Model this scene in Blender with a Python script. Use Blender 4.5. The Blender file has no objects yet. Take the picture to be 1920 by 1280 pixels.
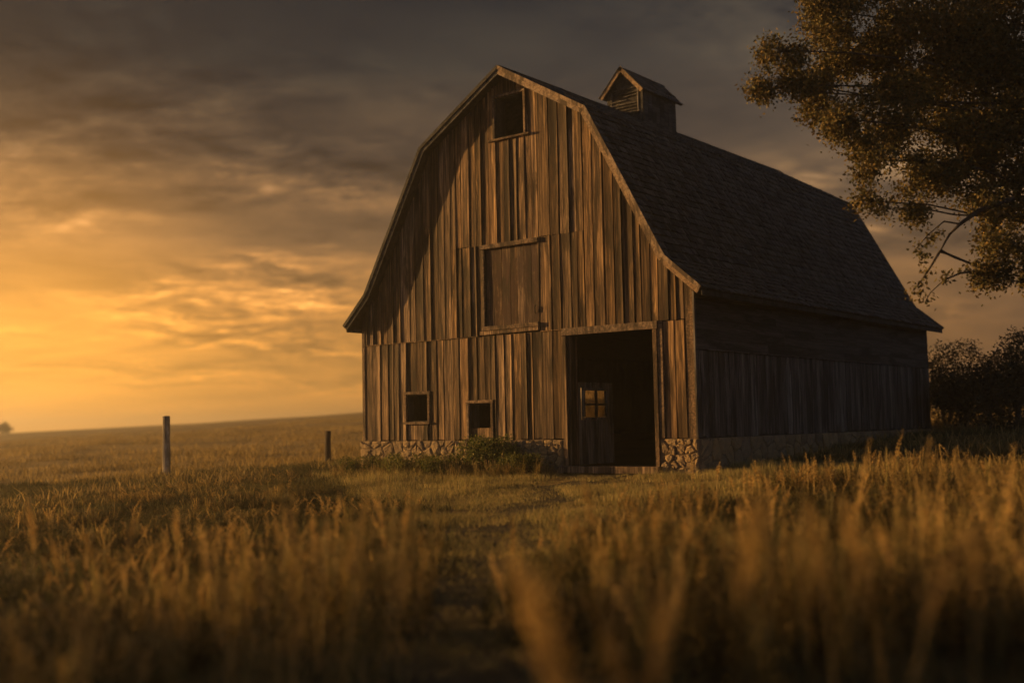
import bpy, bmesh, math, random
import numpy as np
from mathutils import Vector, Matrix
R = random.Random(7); NR = np.random.default_rng(11)
rad = math.radians
S = bpy.context.scene
COL = S.collection

# ------------------------------------------------------------------ camera
FW = Vector((-0.62184389, 0.77960365, 0.07435271)); RT = Vector((0.78072826, 0.62457478, -0.01922839))
UP = Vector((0.06142935, -0.04609221, 0.99704661)); CAM = Vector((16.78937, -20.99011, 0.33482))
cd = bpy.data.cameras.new('camera'); cam = bpy.data.objects.new('camera', cd); COL.objects.link(cam)
m = Matrix((RT, UP, -FW)).transposed().to_4x4(); m.translation = CAM
cam.matrix_world = m
cd.sensor_width = 36.0; cd.lens = 39.27; cd.clip_start = 0.05; cd.clip_end = 5000
cd.dof.use_dof = True; cd.dof.focus_distance = 24.3; cd.dof.aperture_fstop = 0.42
S.camera = cam

# ------------------------------------------------------------------ exposure / renderer
S.view_settings.view_transform = 'Standard'; S.view_settings.look = 'None'
S.view_settings.exposure = 0.7; S.view_settings.gamma = 1.0; S.view_settings.use_curve_mapping = False
S.render.engine = 'CYCLES'
S.cycles.use_denoising = True
S.cycles.use_adaptive_sampling = True; S.cycles.adaptive_threshold = 0.02; S.cycles.adaptive_min_samples = 16
S.cycles.max_bounces = 4; S.cycles.diffuse_bounces = 2; S.cycles.glossy_bounces = 2
S.cycles.transmission_bounces = 3; S.cycles.transparent_max_bounces = 8; S.cycles.volume_bounces = 0
S.cycles.sample_clamp_indirect = 4.0

# ------------------------------------------------------------------ sun and sky
SUN_OFF, SUN_EL = 18.0, 7.5            # degrees in front of the gable plane, degrees above the horizon
sdir = Vector((-math.cos(rad(SUN_OFF)) * math.cos(rad(SUN_EL)), -math.sin(rad(SUN_OFF)) * math.cos(rad(SUN_EL)), math.sin(rad(SUN_EL))))
sl = bpy.data.lights.new('sun', 'SUN'); so = bpy.data.objects.new('sun', sl); COL.objects.link(so)
sl.energy = 5.0; sl.color = (1.0, 0.56, 0.185); sl.angle = rad(0.8)
so.rotation_euler = sdir.to_track_quat('Z', 'Y').to_euler(); so.location = (-40, -30, 30)

class NT:
    """small helper to write node trees as expressions"""
    def __init__(s, tree): s.t = tree; s.n = tree.nodes; s.l = tree.links; s.n.clear()
    def node(s, kind, ins=None, **props):
        nd = s.n.new(kind)
        for k, v in props.items(): setattr(nd, k, v)
        for k, v in (ins or {}).items(): s.put(nd.inputs[k], v)
        return nd
    def put(s, sock, v):
        if hasattr(v, 'is_linked'): s.l.new(v, sock)
        else:
            if isinstance(v, (tuple, list)) and len(v) == 3 and sock.type == 'RGBA': v = (*v, 1)
            sock.default_value = v
    def math(s, op, a, b=0.0, c=0.0, clamp=False):
        nd = s.n.new('ShaderNodeMath'); nd.operation = op; nd.use_clamp = clamp
        s.put(nd.inputs[0], a); s.put(nd.inputs[1], b)
        if op in ('MULTIPLY_ADD', 'SMOOTH_MIN'): s.put(nd.inputs[2], c)
        return nd.outputs[0]
    def vmath(s, op, a, b=(0, 0, 0), scale=None):
        nd = s.n.new('ShaderNodeVectorMath'); nd.operation = op
        s.put(nd.inputs[0], a); s.put(nd.inputs[1], b)
        if scale is not None: s.put(nd.inputs['Scale'], scale)
        return nd.outputs['Value'] if op in ('DOT_PRODUCT', 'LENGTH') else nd.outputs[0]
    def ramp(s, f, stops, interp='LINEAR'):
        nd = s.n.new('ShaderNodeValToRGB'); cr = nd.color_ramp; cr.interpolation = interp
        while len(cr.elements) < len(stops): cr.elements.new(0.5)
        for e, (p, c) in zip(cr.elements, stops):
            e.position = p; e.color = (*c, 1) if isinstance(c, (tuple, list)) else (c, c, c, 1)
        s.put(nd.inputs[0], f); return nd.outputs[0]
    def mix(s, f, a, b, mode='MIX'):
        nd = s.n.new('ShaderNodeMix'); nd.data_type = 'RGBA'; nd.blend_type = mode
        s.put(nd.inputs[0], f); s.put(nd.inputs[6], a); s.put(nd.inputs[7], b); return nd.outputs[2]
    def mapr(s, v, a, b, c=0.0, d=1.0, smooth=False):
        nd = s.n.new('ShaderNodeMapRange'); nd.interpolation_type = 'SMOOTHSTEP' if smooth else 'LINEAR'
        for i, q in enumerate((v, a, b, c, d)): s.put(nd.inputs[i], q)
        return nd.outputs[0]
    def noise(s, vec, scale, detail=4.0, rough=0.55, dist=0.0):
        nd = s.n.new('ShaderNodeTexNoise')
        s.put(nd.inputs['Vector'], vec)
        for k, v in (('Scale', scale), ('Detail', detail), ('Roughness', rough), ('Distortion', dist)): s.put(nd.inputs[k], v)
        return nd.outputs[0]
    def mapping(s, vec, scale=(1, 1, 1), loc=(0, 0, 0), rot=(0, 0, 0)):
        nd = s.n.new('ShaderNodeMapping')
        s.put(nd.inputs[0], vec); s.put(nd.inputs[1], loc); s.put(nd.inputs[2], rot); s.put(nd.inputs[3], scale)
        return nd.outputs[0]

W = bpy.data.worlds.new('World'); S.world = W; W.use_nodes = True
w = NT(W.node_tree)
d = w.node('ShaderNodeTexCoord').outputs['Generated']
sx = w.node('ShaderNodeSeparateXYZ', {0: d})
el = sx.outputs[2]
flat = w.vmath('NORMALIZE', w.node('ShaderNodeCombineXYZ', {0: sx.outputs[0], 1: sx.outputs[1]}).outputs[0])
GL = Vector((FW.x, FW.y, 0)).normalized(); GR = Vector((GL.y, -GL.x, 0))
gdir = GL * math.cos(rad(34)) - GR * math.sin(rad(34))
gdot = w.vmath('DOT_PRODUCT', flat, tuple(gdir))
glow = w.mapr(gdot, 0.45, 1.0, 0, 1, True)                    # towards the lit part of the horizon
elp = w.mapr(el, 0.0, 0.5)
near = w.ramp(elp, [(0.0, (.90, .37, .050)), (.05, (.90, .39, .062)), (.12, (.78, .355, .070)), (.20, (.57, .272, .068)), (.33, (.33, .180, .074)), (.48, (.100, .068, .044)), (.62, (.030, .030, .030)), (.75, (.019, .022, .026)), (1.0, (.030, .037, .048))])
away = w.ramp(elp, [(0.0, (.21, .105, .042)), (.12, (.20, .106, .046)), (.24, (.20, .116, .056)), (.36, (.175, .115, .066)), (.5, (.145, .108, .075)), (.62, (.098, .082, .066)), (.75, (.042, .041, .041)), (.88, (.036, .038, .042)), (1.0, (.042, .048, .060))])
dusk = w.ramp(elp, [(0.0, (.17, .235, .34)), (.4, (.155, .22, .33)), (1.0, (.060, .080, .115))])     # the sky opposite the sunset
base = w.mix(w.mapr(gdot, -.35, .55, 0, 1, True), dusk, w.mix(glow, away, near))
# cloud layer: a sheet seen in perspective, drawn out sideways
h = w.math('ADD', el, 0.16)
sheet = w.node('ShaderNodeCombineXYZ', {0: w.math('DIVIDE', w.vmath('DOT_PRODUCT', d, tuple(GR)), h), 1: w.math('DIVIDE', w.vmath('DOT_PRODUCT', d, tuple(GL)), h)}).outputs[0]
def layer(scale, stretch, loc, rot, det, rough, dist, lx):
    """cloud noise and its lit side: the change of thickness towards the light"""
    v_ = w.mapping(sheet, stretch, loc, (0, 0, rad(rot)))
    a_ = w.noise(v_, scale, det, rough, dist); b_ = w.noise(w.vmath('ADD', v_, (-lx / scale, lx * 1.3 / scale, 0)), scale, det, rough, dist)
    return a_, w.math('SUBTRACT', a_, b_)
big, bigd = layer(1.25, (0.75, 1.0, 1), (6.2, 11.7, 0), 20, 5, .52, .8, .22)
mid, midd = layer(3.2, (1.0, 1.2, 1), (11.3, 5.2, 0), 14, 7, .60, .6, .20)
fin, find = layer(10.0, (1.0, 1.35, 1), (1.3, 9.2, 0), -12, 5, .60, .6, .25)
patch = w.mapr(w.noise(w.mapping(sheet, (1, 1, 1), (15.5, 3.1, 0)), 1.2, 3, .5), .42, .60, .15, 1, True)
body = w.math('ADD', w.mapr(big, .32, .68, -.28, .36), w.math('MULTIPLY', patch, w.math('ADD', w.mapr(mid, .35, .65, -.20, .26), w.mapr(fin, .35, .65, -.12, .12))))
rim = w.math('ADD', w.math('MULTIPLY', bigd, 1.2), w.math('MULTIPLY', patch, w.math('ADD', w.math('MULTIPLY', midd, 3.0), w.math('MULTIPLY', find, 1.3))))
lowfade = w.mapr(el, 0.0, 0.10, 0.25, 1.0, True)
highfade = w.mapr(el, 0.24, 0.42, 1.0, 0.4, True)
amp = w.math('MULTIPLY', w.math('ADD', body, rim), w.math('MULTIPLY', lowfade, highfade))
shade = w.math('POWER', 2.0, w.math('MULTIPLY', amp, 1.35))
tint = w.mix(w.mapr(amp, -.35, .55, 0, 1), (.98, .99, 1.10), (1.10, .97, .80))
cl = w.mix(1.0, base, tint, 'MULTIPLY')
cl = w.vmath('SCALE', cl, scale=shade)
sg_ = GL * math.cos(rad(23.5)) - GR * math.sin(rad(23.5)); sg_ = (sg_ + Vector((0, 0, .055))).normalized()
lobe = w.math('POWER', w.math('MAXIMUM', w.vmath('DOT_PRODUCT', d, tuple(sg_)), 0.0), 120.0)
cl = w.vmath('ADD', cl, w.vmath('SCALE', (.80, .31, .020), scale=lobe))
skyn = w.node('ShaderNodeTexSky', sky_type='NISHITA', sun_disc=False, sun_elevation=rad(SUN_EL), sun_rotation=math.atan2(sdir.x, sdir.y), air_density=1.4, dust_density=4.0, ozone_density=1.0)
b1 = w.node('ShaderNodeBackground', {0: skyn.outputs[0], 1: 0.05})
b2 = w.node('ShaderNodeBackground', {0: cl, 1: 0.53})
mx = w.node('ShaderNodeMixShader', {0: 0.99, 1: b1.outputs[0], 2: b2.outputs[0]})   # nearly closed cloud over a clear sky
w.node('ShaderNodeOutputWorld', {0: mx.outputs[0]})

# ------------------------------------------------------------------ helpers
WL = {}
def link(name, me, mat=None, parent=None, loc=(0, 0, 0), smooth=False):
    o = bpy.data.objects.new(name, me); COL.objects.link(o)
    loc = Vector(loc); WL[o.name] = loc
    if parent: o.parent = parent; o.location = loc - WL[parent.name]
    else: o.location = loc
    if me is not None and mat is not None and not me.materials: me.materials.append(mat)
    if smooth: me.polygons.foreach_set('use_smooth', [True] * len(me.polygons))
    return o
def tag(o, label=None, cat=None, group=None, kind=None):
    for k, v in (('label', label), ('category', cat), ('group', group), ('kind', kind)):
        if v: o[k] = v
    return o
def empty(name, loc): return link(name, None, loc=loc)
def mesh(name, v, f):
    me = bpy.data.meshes.new(name); me.from_pydata([tuple(q) for q in v], [], f); me.update(); return me
def fastmesh(name, V, F):
    """V (n,3) float array, F (m,k) int array"""
    me = bpy.data.meshes.new(name); V = np.asarray(V, np.float32); F = np.asarray(F, np.int32); k = F.shape[1]
    me.vertices.add(len(V)); me.vertices.foreach_set('co', V.ravel())
    me.loops.add(F.size); me.loops.foreach_set('vertex_index', F.ravel())
    me.polygons.add(len(F)); me.polygons.foreach_set('loop_start', np.arange(0, F.size, k, dtype=np.int32))
    me.polygons.foreach_set('loop_total', np.full(len(F), k, np.int32))
    me.update(calc_edges=True); return me
BOXF = [(0, 3, 2, 1), (4, 5, 6, 7), (0, 1, 5, 4), (1, 2, 6, 5), (2, 3, 7, 6), (3, 0, 4, 7)]
def beam(name, parent, mat, a, b, side, w_, t_, jit=0.004, bevel=0.006):
    """squared timber from a to b; side = direction of its width w_, its depth t_ lies across both"""
    a, b = Vector(a), Vector(b); ax = (b - a).normalized(); side = Vector(side); side = (side - ax * side.dot(ax)).normalized(); dp = ax.cross(side)
    bm = bmesh.new(); vs = []
    for q in (a, b):
        for i, j in ((-1, -1), (1, -1), (1, 1), (-1, 1)):
            vs.append(bm.verts.new(q - a + side * (i * w_ / 2 + R.uniform(-jit, jit)) + dp * (j * t_ / 2 + R.uniform(-jit, jit)) + ax * R.uniform(-jit, jit)))
    for f in BOXF: bm.faces.new([vs[i] for i in f])
    bmesh.ops.recalc_face_normals(bm, faces=bm.faces)
    if bevel: bmesh.ops.bevel(bm, geom=bm.edges[:], offset=min(bevel, .3 * min(w_, t_)), segments=1, affect='EDGES')
    me = bpy.data.meshes.new(name); bm.to_mesh(me); bm.free()
    return link(name, me, mat, parent, a)
def prism(name, parent, mat, poly, n, depth, loc=(0, 0, 0)):
    """closed slab: poly (list of Vectors) pushed by n*depth"""
    n = Vector(n); k = len(poly); v = [Vector(p) for p in poly] + [Vector(p) + n * depth for p in poly]
    f = [tuple(range(k)), tuple(range(2 * k - 1, k - 1, -1))] + [(i, (i + 1) % k, k + (i + 1) % k, k + i) for i in range(k)]
    bm = bmesh.new(); bv = [bm.verts.new(q) for q in v]
    for q in f: bm.faces.new([bv[i] for i in q])
    bmesh.ops.recalc_face_normals(bm, faces=bm.faces)
    me = bpy.data.meshes.new(name); bm.to_mesh(me); bm.free()
    return link(name, me, mat, parent, loc)
def board(name, parent, mat, org, u, v, n, width, lo, hi, thick=.024, cup=.010, tilt=0.0, cols=6, out=0.0, lip=0.0):
    """weathered board: lo/hi are lengths along v (numbers or functions of 0..1 across); cupped face, so its edges stand proud"""
    org, u, v, n = Vector(org), Vector(u), Vector(v), Vector(n)
    V, F = [], []
    lof = lo if callable(lo) else (lambda t: lo); hif = hi if callable(hi) else (lambda t: hi)
    bow = [0.0, R.uniform(-.006, .008), 0.0]; rows = 3
    skew = R.uniform(-.008, .008)
    for r_ in range(rows):
        for i in range(cols):
            t = i / (cols - 1); s = 2 * t - 1
            h_ = lof(t) + (hif(t) - lof(t)) * r_ / (rows - 1)
            y = out + thick + cup * s * s + tilt * s + bow[r_] + lip * t ** 5
            if i in (0, cols - 1): y -= .004
            V.append(u * (t * width + skew * (r_ - 1)) + v * h_ + n * y)
    nb = len(V)
    for r_ in (0, rows - 1):
        for t in (0, 1): V.append(u * (t * width + skew * (r_ - 1)) + v * (lof(t) if r_ == 0 else hif(t)) + n * out)
    for r_ in range(rows - 1):
        for i in range(cols - 1):
            a = r_ * cols + i; F.append((a, a + 1, a + cols + 1, a + cols))
    F.append(tuple([nb + 1, nb] + list(range(0, cols)))[::1])
    top = (rows - 1) * cols
    F.append(tuple([nb + 2, nb + 3] + list(range(top + cols - 1, top - 1, -1))))
    F.append((nb, nb + 2, top, cols, 0)); F.append((nb + 3, nb + 1, cols - 1, 2 * cols - 1, top + cols - 1))
    me = mesh(name, V, F)
    return link(name, me, mat, parent, org)
def tube(pts, rads, seg=7, V=None, F=None):
    V = [] if V is None else V; F = [] if F is None else F; b0 = len(V); n = len(pts)
    for i in range(n):
        a = Vector(pts[max(i - 1, 0)]); b = Vector(pts[min(i + 1, n - 1)]); ax = (b - a).normalized()
        s = ax.orthogonal().normalized(); t = ax.cross(s)
        for k in range(seg):
            an = 2 * math.pi * k / seg
            V.append(Vector(pts[i]) + (s * math.cos(an) + t * math.sin(an)) * rads[i])
    for i in range(n - 1):
        for k in range(seg):
            F.append((b0 + i * seg + k, b0 + i * seg + (k + 1) % seg, b0 + (i + 1) * seg + (k + 1) % seg, b0 + (i + 1) * seg + k))
    return V, F
def at(px, py, depth): return CAM + FW * depth + RT * ((px - 960) / 2094.4 * depth) + UP * ((640 - py) / 2094.4 * depth)

# ------------------------------------------------------------------ materials
def mat(name):
    M = bpy.data.materials.new(name); M.use_nodes = True; return M, NT(M.node_tree)
def finish(n, col, rough=.85, bump=None, bstr=.4, bdist=.01, spec=.25):
    p = n.node('ShaderNodeBsdfPrincipled', {'Base Color': col, 'Roughness': rough, 'Specular IOR Level': spec})
    if bump is not None:
        b = n.node('ShaderNodeBump', {'Strength': bstr, 'Distance': bdist, 'Height': bump}); n.l.new(b.outputs[0], p.inputs['Normal'])
    n.node('ShaderNodeOutputMaterial', {0: p.outputs[0]}); return p
def wood(name, light, brown, dark, grain=(26, 26, .8), var=(.55, 1.3), paint=None, bstr=.7):
    M, n = mat(name)
    oi = n.node('ShaderNodeObjectInfo'); rnd = oi.outputs['Random']
    co = n.node('ShaderNodeTexCoord').outputs['Object']
    off = n.vmath('ADD', co, n.vmath('SCALE', (37.1, 91.7, 53.3), scale=rnd))
    g1 = n.noise(n.mapping(off, grain), 1.0, 6, .65, .25)
    g2 = n.noise(n.mapping(off, tuple(q * 3.2 for q in grain)), 1.0, 3, .6)
    st = n.noise(n.mapping(off, (3.2, .55, 3.2) if grain[1] < grain[2] else (3.6, 3.6, .5)), 1.0, 5, .65, .5)
    c = n.ramp(g1, [(.34, dark), (.51, brown), (.70, light)])
    c = n.mix(n.mapr(st, .46, .60, 0, .9, True), c, tuple(q * .22 for q in brown))
    if paint:
        pn = n.noise(n.mapping(off, (2.6, 2.6, 1.3)), 1.0, 7, .72, .5)
        c = n.mix(n.mapr(pn, .46, .56, 0, .88, True), c, paint)
    c = n.mix(n.mapr(g2, .35, .5, .55, 0), c, tuple(q * .4 for q in dark))
    r2 = n.math('FRACT', n.math('MULTIPLY', rnd, 17.31))
    c = n.vmath('SCALE', c, scale=n.mapr(r2, 0, 1, *var))
    grey = n.vmath('DOT_PRODUCT', c, (.4, .4, .2))
    gc = n.node('ShaderNodeCombineXYZ', {0: grey, 1: n.math('MULTIPLY', grey, .96), 2: n.math('MULTIPLY', grey, .88)}).outputs[0]
    c = n.mix(n.mapr(n.math('FRACT', n.math('MULTIPLY', rnd, 5.77)), 0, 1, .0, .30), c, gc)
    hgt = n.math('ADD', n.math('MULTIPLY', g1, .7), n.math('MULTIPLY', g2, .5))
    finish(n, c, .86, hgt, bstr, .012, .2)
    return M
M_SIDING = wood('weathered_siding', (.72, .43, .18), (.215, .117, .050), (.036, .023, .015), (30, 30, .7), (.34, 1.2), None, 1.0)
M_TRIM = wood('weathered_trim', (.46, .30, .165), (.21, .128, .07), (.055, .038, .026), (20, 20, 20), (.6, 1.1))
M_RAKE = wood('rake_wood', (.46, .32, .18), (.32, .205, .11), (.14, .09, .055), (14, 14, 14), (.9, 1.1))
M_DOOR = wood('hayloft_door_wood', (.46, .28, .14), (.16, .092, .05), (.045, .03, .021), (22, 22, .9), (.6, 1.1), (.075, .036, .024))
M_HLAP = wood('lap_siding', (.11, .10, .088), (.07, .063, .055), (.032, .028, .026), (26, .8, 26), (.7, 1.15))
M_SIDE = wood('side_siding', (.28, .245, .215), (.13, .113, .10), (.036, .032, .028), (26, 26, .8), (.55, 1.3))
M_LEAF = wood('old_door_wood', (.40, .34, .27), (.25, .21, .16), (.09, .072, .055), (26, 26, .8), (.7, 1.2))
M_POST = wood('haze_pale_post_wood', (.72, .60, .46), (.55, .44, .32), (.30, .23, .16), (18, 18, 1.2), (.9, 1.1))  # lightened colour stands in for the haze before the post
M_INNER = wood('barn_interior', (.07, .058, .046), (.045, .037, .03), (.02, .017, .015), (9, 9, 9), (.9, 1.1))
M_SHINGLE = wood('cedar_shingle', (.11, .106, .10), (.064, .061, .057), (.025, .024, .022), (24, 24, 24), (.45, 1.5))
M, n = mat('shingle_mass')
co = n.node('ShaderNodeTexCoord').outputs['Object']
isl = n.node('ShaderNodeNewGeometry').outputs['Random Per Island']
g1 = n.noise(n.mapping(co, (30, 30, 30)), 1, 5, .65)
c = n.ramp(g1, [(.28, (.025, .024, .022)), (.5, (.064, .061, .057)), (.72, (.11, .106, .10))])
c = n.vmath('SCALE', c, scale=n.mapr(isl, 0, 1, .45, 1.5))
finish(n, c, .88, g1, .5, .01, .2); M_SHMASS = M
M, n = mat('field_stone')
oi = n.node('ShaderNodeObjectInfo').outputs['Random']
co = n.vmath('ADD', n.node('ShaderNodeTexCoord').outputs['Object'], n.vmath('SCALE', (31., 57., 83.), scale=oi))
n1 = n.noise(co, 7, 6, .65); n2 = n.noise(co, 38, 5, .6)
c = n.ramp(oi, [(0, (.22, .145, .075)), (.3, (.38, .26, .13)), (.55, (.28, .20, .12)), (.8, (.44, .29, .13)), (1, (.15, .105, .065))])
c = n.mix(n.mapr(n1, .35, .65, .5, 0), c, (.10, .08, .06)); c = n.mix(n.mapr(n2, .5, .7, 0, .35), c, (.40, .36, .26))
finish(n, c, .9, n.math('ADD', n1, n.math('MULTIPLY', n2, .5)), 1.0, .06, .2); M_STONE = M
M, n = mat('lime_mortar')
co = n.node('ShaderNodeTexCoord').outputs['Object']; n1 = n.noise(co, 22, 6, .65)
finish(n, n.ramp(n1, [(.3, (.11, .08, .05)), (.7, (.24, .18, .11))]), .95, n1, .7, .03, .1); M_MORTAR = M
M, n = mat('dusty_glass')
co = n.node('ShaderNodeTexCoord').outputs['Object']; n1 = n.noise(co, 9, 5, .65)
tr = n.node('ShaderNodeBsdfTransparent', {0: (.80, .72, .58)}); df = n.node('ShaderNodeBsdfDiffuse', {0: (.10, .085, .06)})
gl = n.node('ShaderNodeBsdfGlossy', {0: (.8, .8, .8), 1: .12})
a = n.node('ShaderNodeMixShader', {0: n.mapr(n1, .3, .75, .12, .65), 1: tr.outputs[0], 2: df.outputs[0]})
b = n.node('ShaderNodeMixShader', {0: .06, 1: a.outputs[0], 2: gl.outputs[0]}); n.node('ShaderNodeOutputMaterial', {0: b.outputs[0]}); M_GLASS = M
def leafmat(name, stops, trans=.35, var=.35):
    M, n = mat(name)
    isl = n.node('ShaderNodeNewGeometry').outputs['Random Per Island']; oi = n.node('ShaderNodeObjectInfo').outputs['Random']
    f = n.math('FRACT', n.math('ADD', n.math('MULTIPLY', isl, .75), n.math('MULTIPLY', oi, .6)))
    c = n.ramp(f, stops)
    c = n.vmath('SCALE', c, scale=n.mapr(n.math('FRACT', n.math('MULTIPLY', oi, 7.7)), 0, 1, 1 - var, 1 + var))
    df = n.node('ShaderNodeBsdfPrincipled', {'Base Color': c, 'Roughness': .75, 'Specular IOR Level': .2}); tl = n.node('ShaderNodeBsdfTranslucent', {0: c})
    mx_ = n.node('ShaderNodeMixShader', {0: trans, 1: df.outputs[0], 2: tl.outputs[0]}); n.node('ShaderNodeOutputMaterial', {0: mx_.outputs[0]})
    return M
M_DRY = leafmat('dry_grass', [(0, (.13, .10, .036)), (.35, (.20, .15, .058)), (.65, (.28, .21, .085)), (.85, (.10, .10, .036)), (1, (.16, .115, .042))])
M_SHORT = leafmat('short_grass', [(0, (.17, .16, .055)), (.4, (.28, .23, .08)), (.7, (.46, .34, .14)), (1, (.20, .18, .06))])
M_UNDER = leafmat('undergrowth', [(0, (.045, .050, .018)), (.4, (.075, .072, .026)), (.7, (.12, .095, .035)), (1, (.055, .050, .018))])
M_PLUME = leafmat('seed_plume', [(0, (.46, .32, .115)), (.5, (.60, .42, .165)), (1, (.34, .23, .08))], .4, .3)
M_WEED = leafmat('weed_leaf', [(0, (.13, .125, .042)), (.35, (.24, .18, .062)), (.6, (.46, .31, .11)), (.8, (.33, .22, .08)), (1, (.11, .085, .03))], .35)
M_SHRUB = leafmat('shrub_leaf', [(0, (.06, .085, .02)), (.4, (.12, .135, .032)), (.75, (.28, .25, .06)), (1, (.09, .095, .025))], .3)
M_OAK = leafmat('oak_leaf', [(0, (.052, .050, .020)), (.35, (.090, .074, .027)), (.65, (.15, .102, .035)), (.85, (.068, .062, .024)), (1, (.20, .125, .038))], .22, .15)
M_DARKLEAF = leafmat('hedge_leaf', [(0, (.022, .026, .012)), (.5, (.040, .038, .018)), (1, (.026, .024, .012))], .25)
M, n = mat('bark')
co = n.node('ShaderNodeTexCoord').outputs['Object']; n1 = n.noise(n.mapping(co, (9, 9, 2.2)), 1, 6, .65)
finish(n, n.ramp(n1, [(.3, (.028, .022, .018)), (.7, (.085, .068, .052))]), .9, n1, .9, .04, .15); M_BARK = M
M, n = mat('field_soil')
co = n.node('ShaderNodeTexCoord').outputs['Object']
p1 = n.noise(co, .035, 5, .6, .4); p2 = n.noise(co, .55, 6, .65); p3 = n.noise(co, 9, 5, .7)
c = n.ramp(p1, [(.30, (.17, .115, .045)), (.48, (.26, .175, .065)), (.62, (.34, .23, .09)), (.75, (.20, .15, .055))])
c = n.mix(n.mapr(p2, .38, .62, .55, 0), c, (.085, .062, .028)); c = n.mix(n.mapr(p3, .45, .7, 0, .4), c, (.30, .21, .09))
finish(n, c, .95, n.math('ADD', n.math('MULTIPLY', p2, 1.), n.math('MULTIPLY', p3, .35)), 1.0, .25, .1); M_GROUND = M

# ------------------------------------------------------------------ ground
def gz(x, y):
    r = math.hypot(x, y)
    z = -.83 + .047 * (.249 * x + .968 * y)
    if r > 150: z -= 1.0e-4 * (r - 150) ** 2 if r < 420 else 1.0e-4 * (270 ** 2 + 540 * (r - 420))
    k = min(max((r - 12) / 25, 0), 1)
    z += k * (.10 * math.sin(x * .21 + 1.3) * math.cos(y * .17) + .22 * math.sin(x * .043 + y * .031 + 2.0) + .05 * math.sin(x * .7 + y * .45))
    return z
V, F = [(0, 0, gz(0, 0))], []
rs = [.7 * 1.055 ** i for i in range(140)]; rs = [q for q in rs if q < 900]; NA = 128
for q in rs:
    for k in range(NA):
        a = 2 * math.pi * k / NA; x, y = q * math.cos(a), q * math.sin(a); V.append((x, y, gz(x, y)))
for k in range(NA): F.append((0, 1 + k, 1 + (k + 1) % NA))
for i in range(len(rs) - 1):
    for k in range(NA): F.append((1 + i * NA + k, 1 + (i + 1) * NA + k, 1 + (i + 1) * NA + (k + 1) % NA, 1 + i * NA + (k + 1) % NA))
g = link('ground', mesh('ground', V, F), M_GROUND, smooth=True); tag(g, 'rising dry grass field and hillside', kind='structure')

M, n = mat('trodden_soil')
co = n.node('ShaderNodeTexCoord').outputs['Object']; p1 = n.noise(co, 1.6, 6, .65); p2 = n.noise(co, 14, 5, .7)
finish(n, n.mix(n.mapr(p2, .45, .7, 0, .5), n.ramp(p1, [(.32, (.045, .036, .022)), (.6, (.085, .066, .038)), (.75, (.13, .10, .05))]), (.17, .125, .06)), .95, n.math('ADD', p1, n.math('MULTIPLY', p2, .4)), .7, .05, .1); M_PATH = M
TRACK = [(2.9, -.35), (4.2, -4.2), (5.9, -7.4), (7.6, -9.7), (9.4, -12.2), (12.5, -16.4)]
V, F = [], []; pts_ = []
for (ax, ay), (bx, by) in zip(TRACK, TRACK[1:]):
    for i in range(14): pts_.append(Vector((ax + (bx - ax) * i / 14, ay + (by - ay) * i / 14, 0)))
pts_.append(Vector((*TRACK[-1], 0)))
for i, p in enumerate(pts_):
    d_ = (pts_[min(i + 2, len(pts_) - 1)] - pts_[max(i - 2, 0)]).normalized(); s_ = Vector((-d_.y, d_.x, 0)); wl, wr = .62 + .22 * math.sin(i * .9) + R.uniform(-.1, .1), .62 + .2 * math.sin(i * .7 + 2) + R.uniform(-.1, .1)
    for q in (-wl, -wl * .5, 0, wr * .5, wr):
        c_ = p + s_ * q; V.append((c_.x, c_.y, gz(c_.x, c_.y) + (.016 if abs(q) < .45 else .002)))
for i in range(len(pts_) - 1):
    for k in range(4): F.append((i * 5 + k, i * 5 + k + 1, i * 5 + k + 6, i * 5 + k + 5))
tag(link('path', mesh('path', V, F), M_PATH, smooth=True), 'dark trodden track leading to the doorway', kind='structure')

# ------------------------------------------------------------------ barn
L = 14.9; OV = .35
barn = empty('barn', (0, 7.4, -.85))
tag(barn, 'weathered wooden gambrel-roofed barn with open doorway and roof cupola', 'barn')
OUT = [(-5.46, 3.08), (-4.64, 3.86), (-2.57, 7.46), (.05, 9.04), (2.62, 7.53), (4.58, 3.90), (5.45, 3.15)]
def roofz(x):
    for (a, za), (b, zb) in zip(OUT, OUT[1:]):
        if a <= x <= b: return za + (zb - za) * (x - a) / (b - a)
    return 3.0
XL, XR = -5.10, 5.03
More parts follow.
